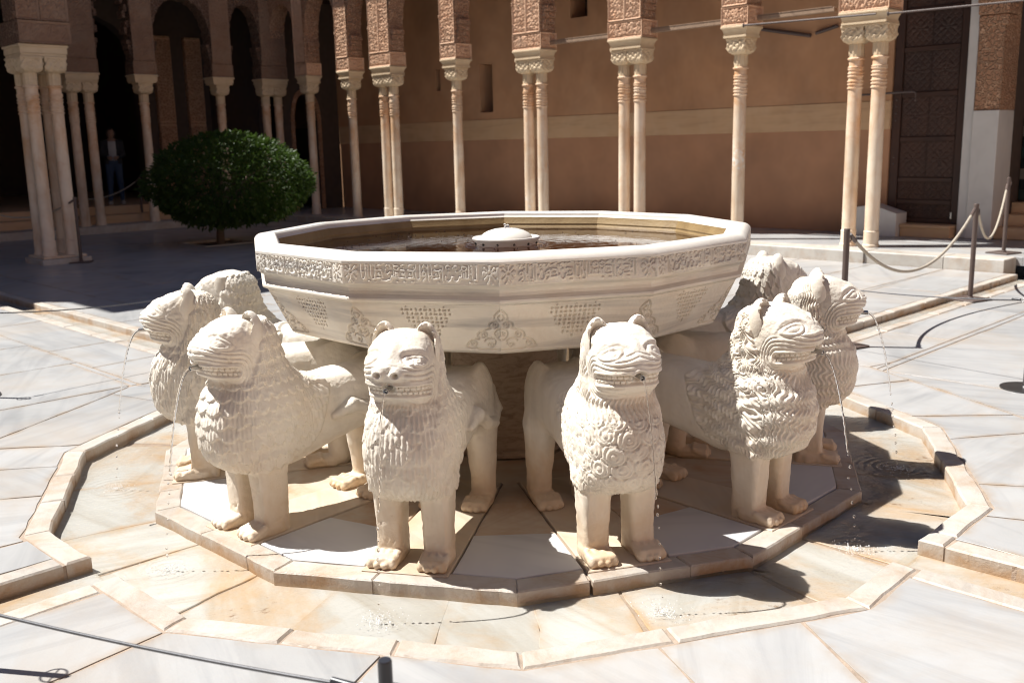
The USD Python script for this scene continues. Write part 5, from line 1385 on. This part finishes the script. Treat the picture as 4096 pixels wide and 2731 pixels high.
# ---- pavilion with the column cluster
pv_ = thing('pavilion', 'shaded pavilion of carved stucco at the left edge, standing on a column cluster', 'pavilion', rotz=UWROT)
obj('base_block', bx(1.62, 2.36, 11.58, 12.33, -.05, .085, .01), M['kerb'], pv_)
obj('plinth', bx(1.66, 2.31, 11.63, 12.27, .0855, .1245, .008), M['column'], pv_)
for u0_ in (1.665, -2.315):
    obj('impost', cat(bx(u0_, u0_ + .65, 11.62, 12.28, 3.062, 3.10, .006), bx(u0_ - .03, u0_ + .68, 11.59, 12.31, 3.19, 3.23, .01), bx(u0_ - .01, u0_ + .66, 11.61, 12.29, 3.101, 3.189)), M['capital'], pv_)
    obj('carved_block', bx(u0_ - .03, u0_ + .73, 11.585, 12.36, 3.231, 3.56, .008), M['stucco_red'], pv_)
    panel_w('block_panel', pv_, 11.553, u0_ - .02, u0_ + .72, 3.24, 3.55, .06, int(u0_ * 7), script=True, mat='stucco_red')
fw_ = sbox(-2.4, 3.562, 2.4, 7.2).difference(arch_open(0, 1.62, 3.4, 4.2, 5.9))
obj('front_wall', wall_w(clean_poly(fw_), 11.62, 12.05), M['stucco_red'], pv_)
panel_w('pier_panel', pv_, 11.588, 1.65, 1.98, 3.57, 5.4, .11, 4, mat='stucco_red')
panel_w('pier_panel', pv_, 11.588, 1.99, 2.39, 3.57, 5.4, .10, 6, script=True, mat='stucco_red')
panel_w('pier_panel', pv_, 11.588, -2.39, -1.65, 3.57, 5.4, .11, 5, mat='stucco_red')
for a in (1.97, -2.4):
    sw_ = sbox(12.052, 3.562, 16.83, 7.2).difference(arch_open(13.6, 1.0, 3.4, 4.2, 5.3)).difference(arch_open(15.8, .9, 3.4, 4.2, 5.3))
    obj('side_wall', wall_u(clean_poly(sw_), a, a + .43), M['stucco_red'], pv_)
obj('ceiling', bx(-2.4, 2.4, 11.6, 16.83, 6.0, 6.1), M['wood'], pv_)
obj('lower_eave', cat(bx(-4.0, 2.95, 10.9, 11.618, 5.98, 6.12), bx(-4.0, -2.402, 11.62, 17, 5.98, 6.12), bx(2.402, 2.95, 11.62, 16.1, 5.98, 6.12)), M['beam'], pv_)
obj('lantern', cat(bx(-2.4, 2.4, 11.62, 11.9, 7.203, 9.0), bx(-2.4, -2.1, 11.903, 16.83, 7.203, 9.0), bx(2.1, 2.4, 11.903, 16.83, 7.203, 9.0), bx(-2.09, 2.09, 16.55, 16.83, 7.203, 9.0)), M['plaster'], pv_)
rv2 = np.array([[-2.75, 10.95, 9.003], [2.75, 10.95, 9.003], [2.75, 17.4, 9.003], [-2.75, 17.4, 9.003], [0, 14.2, 11.2]])
obj('roof', (rv2, np.array([[0, 1, 4], [1, 2, 4], [2, 3, 4], [3, 0, 4], [0, 3, 2], [0, 2, 1]])), M['roof'], pv_)
for u, w, lab in ((-1.83, 11.78, 'front column of the pavilion beyond the left edge of the picture'), (-2.16, 11.78, 'outer front column of the pavilion beyond the left edge')):
    x, y = uw(u, w); dup(proto, (x, y, ZF - .03), UWROT, lab, 'columns of the galleries')
# the two sides of the court behind the viewer, closing it off
oc = thing('opposite_galleries', 'plain arcaded walls on the two sides of the court behind the viewer', 'wall', rotz=UWROT)
obj('wall', bx(-12.5, -12, -14, 17, 0, 8.0), M['stucco'], oc)
obj('wall', bx(-12, 13, -14.5, -14, 0, 8.0), M['stucco'], oc)
# ---------------------------------------------------------------- clipped orange tree in its pit
bx_, by_ = -5.05, 12.5
tr = thing('clipped_bush', 'round clipped green orange tree on a short trunk in front of the shaded arcade', 'bush', (0, 0, 0))
tp = np.array([(-5.28, 12.44, -.08), (-5.27, 12.45, .2), (-5.22, 12.47, .5), (-5.12, 12.5, .85)])
obj('trunk', tube(tp, [.085, .07, .065, .05], 12), M['bark'], tr, smooth=50)
for k in range(9):
    a = k * .71; e = np.array([bx_ + .8 * math.cos(a), by_ + .8 * math.sin(a), 1.1 + .35 * math.sin(k * 2.3)])
    obj('branch', tube([tp[2] + np.array([0, 0, .03 * k - .05]), (tp[3] + e) / 2 + np.array([0, 0, .08]), e], [.030, .02, .01], 6), M['bark'], tr, smooth=50)
r = np.random.default_rng(19); N = 15000
dirs = r.normal(size=(N, 3)); dirs /= np.linalg.norm(dirs, axis=1, keepdims=True)
lump = .84 + .32 * meshkit.fbm(dirs * 2.3 + 5, 3, 4)
depth = 1 - np.abs(r.normal(0, .10, N)); depth[: N // 4] = r.uniform(.45, .95, N // 4)
rad = np.stack([np.full(N, 1.43), np.full(N, 1.40), np.where(dirs[:, 2] > 0, .92, .72)], 1)
C = np.array([bx_, by_, 1.04]) + dirs * rad * (lump * depth)[:, None]
C[:, 2] = np.maximum(C[:, 2], .17 + .16 * r.random(N) + .12 * ((C[:, 0] - bx_) ** 2 + (C[:, 1] - by_) ** 2 < .36))
out = dirs + r.normal(0, .55, (N, 3)) + np.array([0, 0, -.25]); out /= np.linalg.norm(out, axis=1, keepdims=True)
side = np.cross(out, r.normal(size=(N, 3))); side /= np.linalg.norm(side, axis=1, keepdims=True); nn = np.cross(out, side)
ln = r.uniform(.055, .115, N)[:, None]; wd = ln * r.uniform(.20, .28, N)[:, None]
pts = [C, C + out * ln * .45 + side * wd + nn * ln * .06, C + out * ln * .45 - side * wd + nn * ln * .06, C + out * ln - nn * ln * .10, C + out * ln * .5 - nn * ln * .02]
V = np.stack(pts, 1).reshape(-1, 3); b = np.arange(N)[:, None] * 5
F = np.concatenate([b + np.array([[0, 4, 1]]), b + np.array([[1, 4, 3]]), b + np.array([[0, 2, 4]]), b + np.array([[4, 2, 3]])])
fo = obj('foliage', (V, F), M['leaf'], tr)
tag(fo, kind='stuff')
pt = thing('planting_pit', 'square earth pit with a thin marble edging round the bush trunk', 'planting pit', rotz=UWROT)
obj('soil', slab(pit.buffer(-.004), -.2, -.03, 0), M['soil'], pt)
for a in ((4.55, 12.10, 5.65, 12.16), (4.55, 13.14, 5.65, 13.20), (4.55, 12.163, 4.61, 13.137), (5.59, 12.163, 5.65, 13.137)):
    obj('edging', slab(sbox(*a), -.1, .012, .004, .002, .3, int(a[0] * 10)), M['kerb'], pt)

# ---------------------------------------------------------------- barrier posts and ropes
def tall_post(x, y, z, h, label, rot=.35):
    p = thing('rope_post', label, 'barrier post', (x, y, z), rot, 'tall brown rope posts')
    obj('base_plate', cat(bx(-.15, .15, -.15, .15, .004, .018, .004), bx(-.152, .152, -.152, .152, .0, .0035)), M['iron'], p)
    obj('pole', lathe([(.024, .016), (.024, h - .02), (.024, h - .004), (.021, h)], 20), M['iron'], p, smooth=40)
    obj('collar', lathe([(.032, .017), (.032, .03), (.025, .036)], 20), M['iron'], p, smooth=40)
    obj('hook', tube([(.024, 0, h - .10), (.045, 0, h - .10), (.05, 0, h - .08), (.05, 0, h - .055)], .006, 6), M['iron'], p)
    return p
tall_post(2.667, 2.338, 0, .94, 'tall brown rope post behind the lions in right profile', .5)
tall_post(4.657, 4.46, 0, .965, 'tall brown rope post on the court paving, middle of the three on the right', .5)
g3 = np.array([6.25, 7.05]);
tall_post(g3[0], g3[1], ZF, .95, 'tall brown rope post on the gallery step at the right edge', .5)
tall_post(-6.63, 9.71, 0, 1.0, 'dark rope post beside the column cluster in the shade', .2)
tall_post(-8.28, 16.77, ZF, .95, 'dark rope post between the dim columns of the far arcade', .2)
def rope(a, b, sag, label, r=.0135, mat='rope', name='barrier_rope', catg='rope'):
    t = thing(name, label, catg)
    a, b = np.array(a, float), np.array(b, float); P = catenary(a, b, sag, 40)
    obj('rope' if mat == 'rope' else 'cable', tube(P[1:-1] if mat == 'rope' else P, r, 8), M[mat], t, smooth=60)
    for q in ((P[0], P[2]), (P[-1], P[-3])):
        obj('end_sleeve', tube([q[0], q[0] + (q[1] - q[0]) * .7], r * 1.25, 8), M['iron' if mat == 'rope' else 'black'], t, smooth=40)
    return t
rope((2.70, 2.36, .89), (4.63, 4.43, .915), .44, 'grey rope hanging between the two tall brown posts on the right')
rope((4.68, 4.48, .91), (g3[0] - .03, g3[1] - .03, .86 + ZF), .46, 'grey rope hanging from the middle brown post to the post on the step')
rope((-6.66, 9.73, .95), (-8.9, 10.8, .95), .28, 'dim rope hanging left from the dark post beside the column cluster')
rope((-8.30, 16.77, .90 + ZF), (-10.3, 16.2, .9 + ZF), .40, 'dim rope hanging behind the far arcade columns')
def low_post(x, y, h, label, mat='steel'):
    p = thing('cable_post', label, 'barrier post', (x, y, 0), 0, 'low cable posts round the fountain')
    obj('disc', lathe([(.150, .001), (.152, .004), (.150, .010), (.02, .014), (.0165, .02)], 48), M[mat], p, smooth=30)
    obj('pole', lathe([(.0145, .013), (.0145, h - .004), (.0125, h)], 24), M[mat], p, smooth=30)
    obj('ring', tube([(.040 * math.cos(q), .040 * math.sin(q), h - .075 ) for q in np.linspace(0, 2 * PI, 32, endpoint=False)], .0035, 8, True), M[mat], p, smooth=60)
    obj('spoke', cat(tube([(.0, .040, h - .075), (0, .012, h - .075)], .003, 6), tube([(.0, -.040, h - .075), (0, -.012, h - .075)], .003, 6)), M[mat], p)
    return p
HP = .655
LP = [(-.205, -3.585, 'black', 'black barrier post whose top shows at the bottom edge of the picture'), (3.395, .90, 'steel', 'steel cable post on a round disc at the right edge'), (-3.70, 1.26, 'steel', 'cable post at the left edge, only the rim of its disc showing'),
      (-2.55, -2.50, 'black', 'cable post outside the lower left corner'), (1.7, -4.35, 'steel', 'cable post outside the lower right corner'), (1.80, 3.15, 'steel', 'cable post hidden behind the basin on the right'), (-1.95, 3.2, 'steel', 'cable post hidden behind the basin on the left')]
for x, y, m, lab in LP:
    low_post(x, y, HP, lab, m)
low_post(-1.93, -2.38, .86, 'cable post just outside the left edge, its shadow lying on the paving', 'black')
def link(i, j, sag, label):
    a, b = np.array([*LP[i][:2], HP - .075]), np.array([*LP[j][:2], HP - .075]); d = (b - a) / np.linalg.norm(b - a)
    t = thing('barrier_cable', label, 'cable')
    A, B = a + d * .075, b - d * .075
    P = catenary(A, B, sag, 48)
    obj('cable', tube(P, .0042, 8), M['cable'], t, smooth=60)
    for q, e in ((P[0], d), (P[-1], -d)):
        obj('sleeve', tube([q, q + e * .055], .0085, 10), M['black'], t, smooth=40)
        c = q - e * .018
        obj('link', tube([c + e * .020 * math.cos(s) + np.array([0, 0, .010 * math.sin(s)]) for s in np.linspace(0, 2 * PI, 16, endpoint=False)], .0018, 6, True), M['spout'], t, smooth=60)
link(0, 3, .05, 'black barrier cable curving across the lower left corner')
link(0, 4, .10, 'black barrier cable leaving the bottom post to the right')
link(1, 5, .07, 'thin barrier cable from the right hand disc post to behind the basin')
link(2, 6, .08, 'thin barrier cable at the left crossing the paving towards the rear lions')
link(5, 6, .08, 'thin barrier cable hidden behind the basin')

# ---------------------------------------------------------------- the visitor in the dark hall
PX, PY, PZ = -8.97, 17.15, .502
per = thing('person', 'person in white top, dark open jacket and blue jeans standing in the dark hall', 'person', (PX, PY, PZ), math.atan2(-5.4 - PY, .07 - PX) + PI / 2)
# local: faces -y
def body_sdf(P):
    Q = P.copy(); x, y, z = P.T; sx = np.where(x >= 0, 1.0, -1.0); A = np.stack([np.abs(x), y, z], 1)
    d = ell(P, (0, 0, 1.26), (.155, .098, .21)); d = smin(d, ell(P, (0, .005, .98), (.150, .105, .16)), .06)
    d = smin(d, rcone(A, (.0, .0, 1.40), (.165, .0, 1.375), .055, .052), .04)
    d = smin(d, rcone(P, (0, .0, 1.40), (0, -.012, 1.50), .052, .048), .03)
    head = ell(P, (0, -.015, 1.575), (.070, .092, .105)); head = smin(head, ell(P, (0, -.055, 1.525), (.045, .045, .05)), .03)
    head = smin(head, rcone(P, (0, -.100, 1.588), (0, -.116, 1.560), .010, .013), .012); head = smin(head, ell(A, (.072, -.005, 1.565), (.012, .02, .032)), .008)
    head = np.maximum(head, -ell(A, (.030, -.105, 1.592), (.016, .012, .009))); head = np.maximum(head, -ell(P, (0, -.106, 1.524), (.024, .008, .004)))
    d = smin(d, head, .015)
    l = rcone(A, (.085, 0, .92), (.105, -.005, .50), .088, .058); l = smin(l, rcone(A, (.105, -.005, .50), (.125, .01, .07), .056, .036), .03); d = smin(d, l, .04)
    f = rbox(A, (.132, -.055, .035), (.042, .125, .035), .03); d = smin(d, f, .02)
    arm = rcone(A, (.175, 0, 1.37), (.215, .02, 1.10), .047, .038); arm = smin(arm, rcone(A, (.215, .02, 1.10), (.075, -.155, 1.03), .036, .026), .015); d = smin(d, arm, .015)
    d = smin(d, rbox(A, (.050, -.170, 1.025), (.032, .016, .040), .012), .01)
    for k in range(4):
        d = np.minimum(d, rcone(A, (.030, -.178, 1.05 - .019 * k), (-.02, -.182, 1.045 - .019 * k), .0085, .008))
    d = np.minimum(d, rcone(A, (.06, -.17, 1.055), (.025, -.165, 1.085), .010, .009))
    return d
bv, bf, bn = fine_mesh(body_sdf, (-.32, -.25, -.01), (.32, .18, 1.72), .026, 1)
obj('body', (bv, bf), M['skin'], per, smooth=True)
def shell(name, fn, off, mat, lo, hi):
    v, f, _ = fine_mesh(lambda P: np.maximum(body_sdf(P) - off, fn(P)), lo, hi, .018, 0)
    obj(name, (v, f), M[mat], per, smooth=40)
torso = lambda P: np.maximum(np.abs(P[:, 0]) - .16, np.maximum(1.40 - 1.0 * 0 - 1e9 * 0 - P[:, 2] if False else P[:, 2] - 1.40, .96 - P[:, 2]))
shell('white_top', lambda P: np.maximum(np.maximum(np.abs(P[:, 0]) - .15, np.maximum(P[:, 2] - 1.40, .97 - P[:, 2])), np.where((P[:, 1] < -.118) & (P[:, 2] < 1.12), .02, -1)), .010, 'shirt', (-.25, -.25, .9), (.25, .2, 1.5))
shell('jacket', lambda P: np.maximum(np.maximum(P[:, 2] - 1.43, .90 - P[:, 2]), np.maximum(-.0 + .075 - np.abs(P[:, 0]) - 10 * np.maximum(P[:, 1] + .03, 0), np.where((np.abs(P[:, 0]) < .11) & (P[:, 1] < -.10), .02, -1))), .019, 'jacket', (-.34, -.26, .85), (.34, .2, 1.5))
shell('jeans', lambda P: np.maximum(P[:, 2] - .985, np.maximum(.085 - P[:, 2], np.where((P[:, 2] > .88) & ((np.abs(P[:, 0]) > .172) | (P[:, 1] < -.122)), .02, -1))), .011, 'denim', (-.3, -.2, .05), (.3, .2, 1.05))
shell('shoe', lambda P: np.maximum(P[:, 2] - .082, P[:, 0]), .010, 'shoe', (-.3, -.25, -.02), (.0, .16, .12))
shell('shoe', lambda P: np.maximum(P[:, 2] - .082, -P[:, 0]), .010, 'shoe', (.0, -.25, -.02), (.3, .16, .12))
shell('hair', lambda P: np.maximum(-(P[:, 2] - 1.47), np.maximum(P[:, 1] + .035 - .9 * np.maximum(P[:, 2] - 1.60, 0) * 1.0 - .5 * np.maximum(P[:, 2] - 1.63, 0) * 0 - 0, -9) * 0 + np.where((P[:, 1] > -.045) | (P[:, 2] > 1.635), -.01, .02)), .018, 'hair', (-.2, -.2, 1.4), (.2, .2, 1.75))
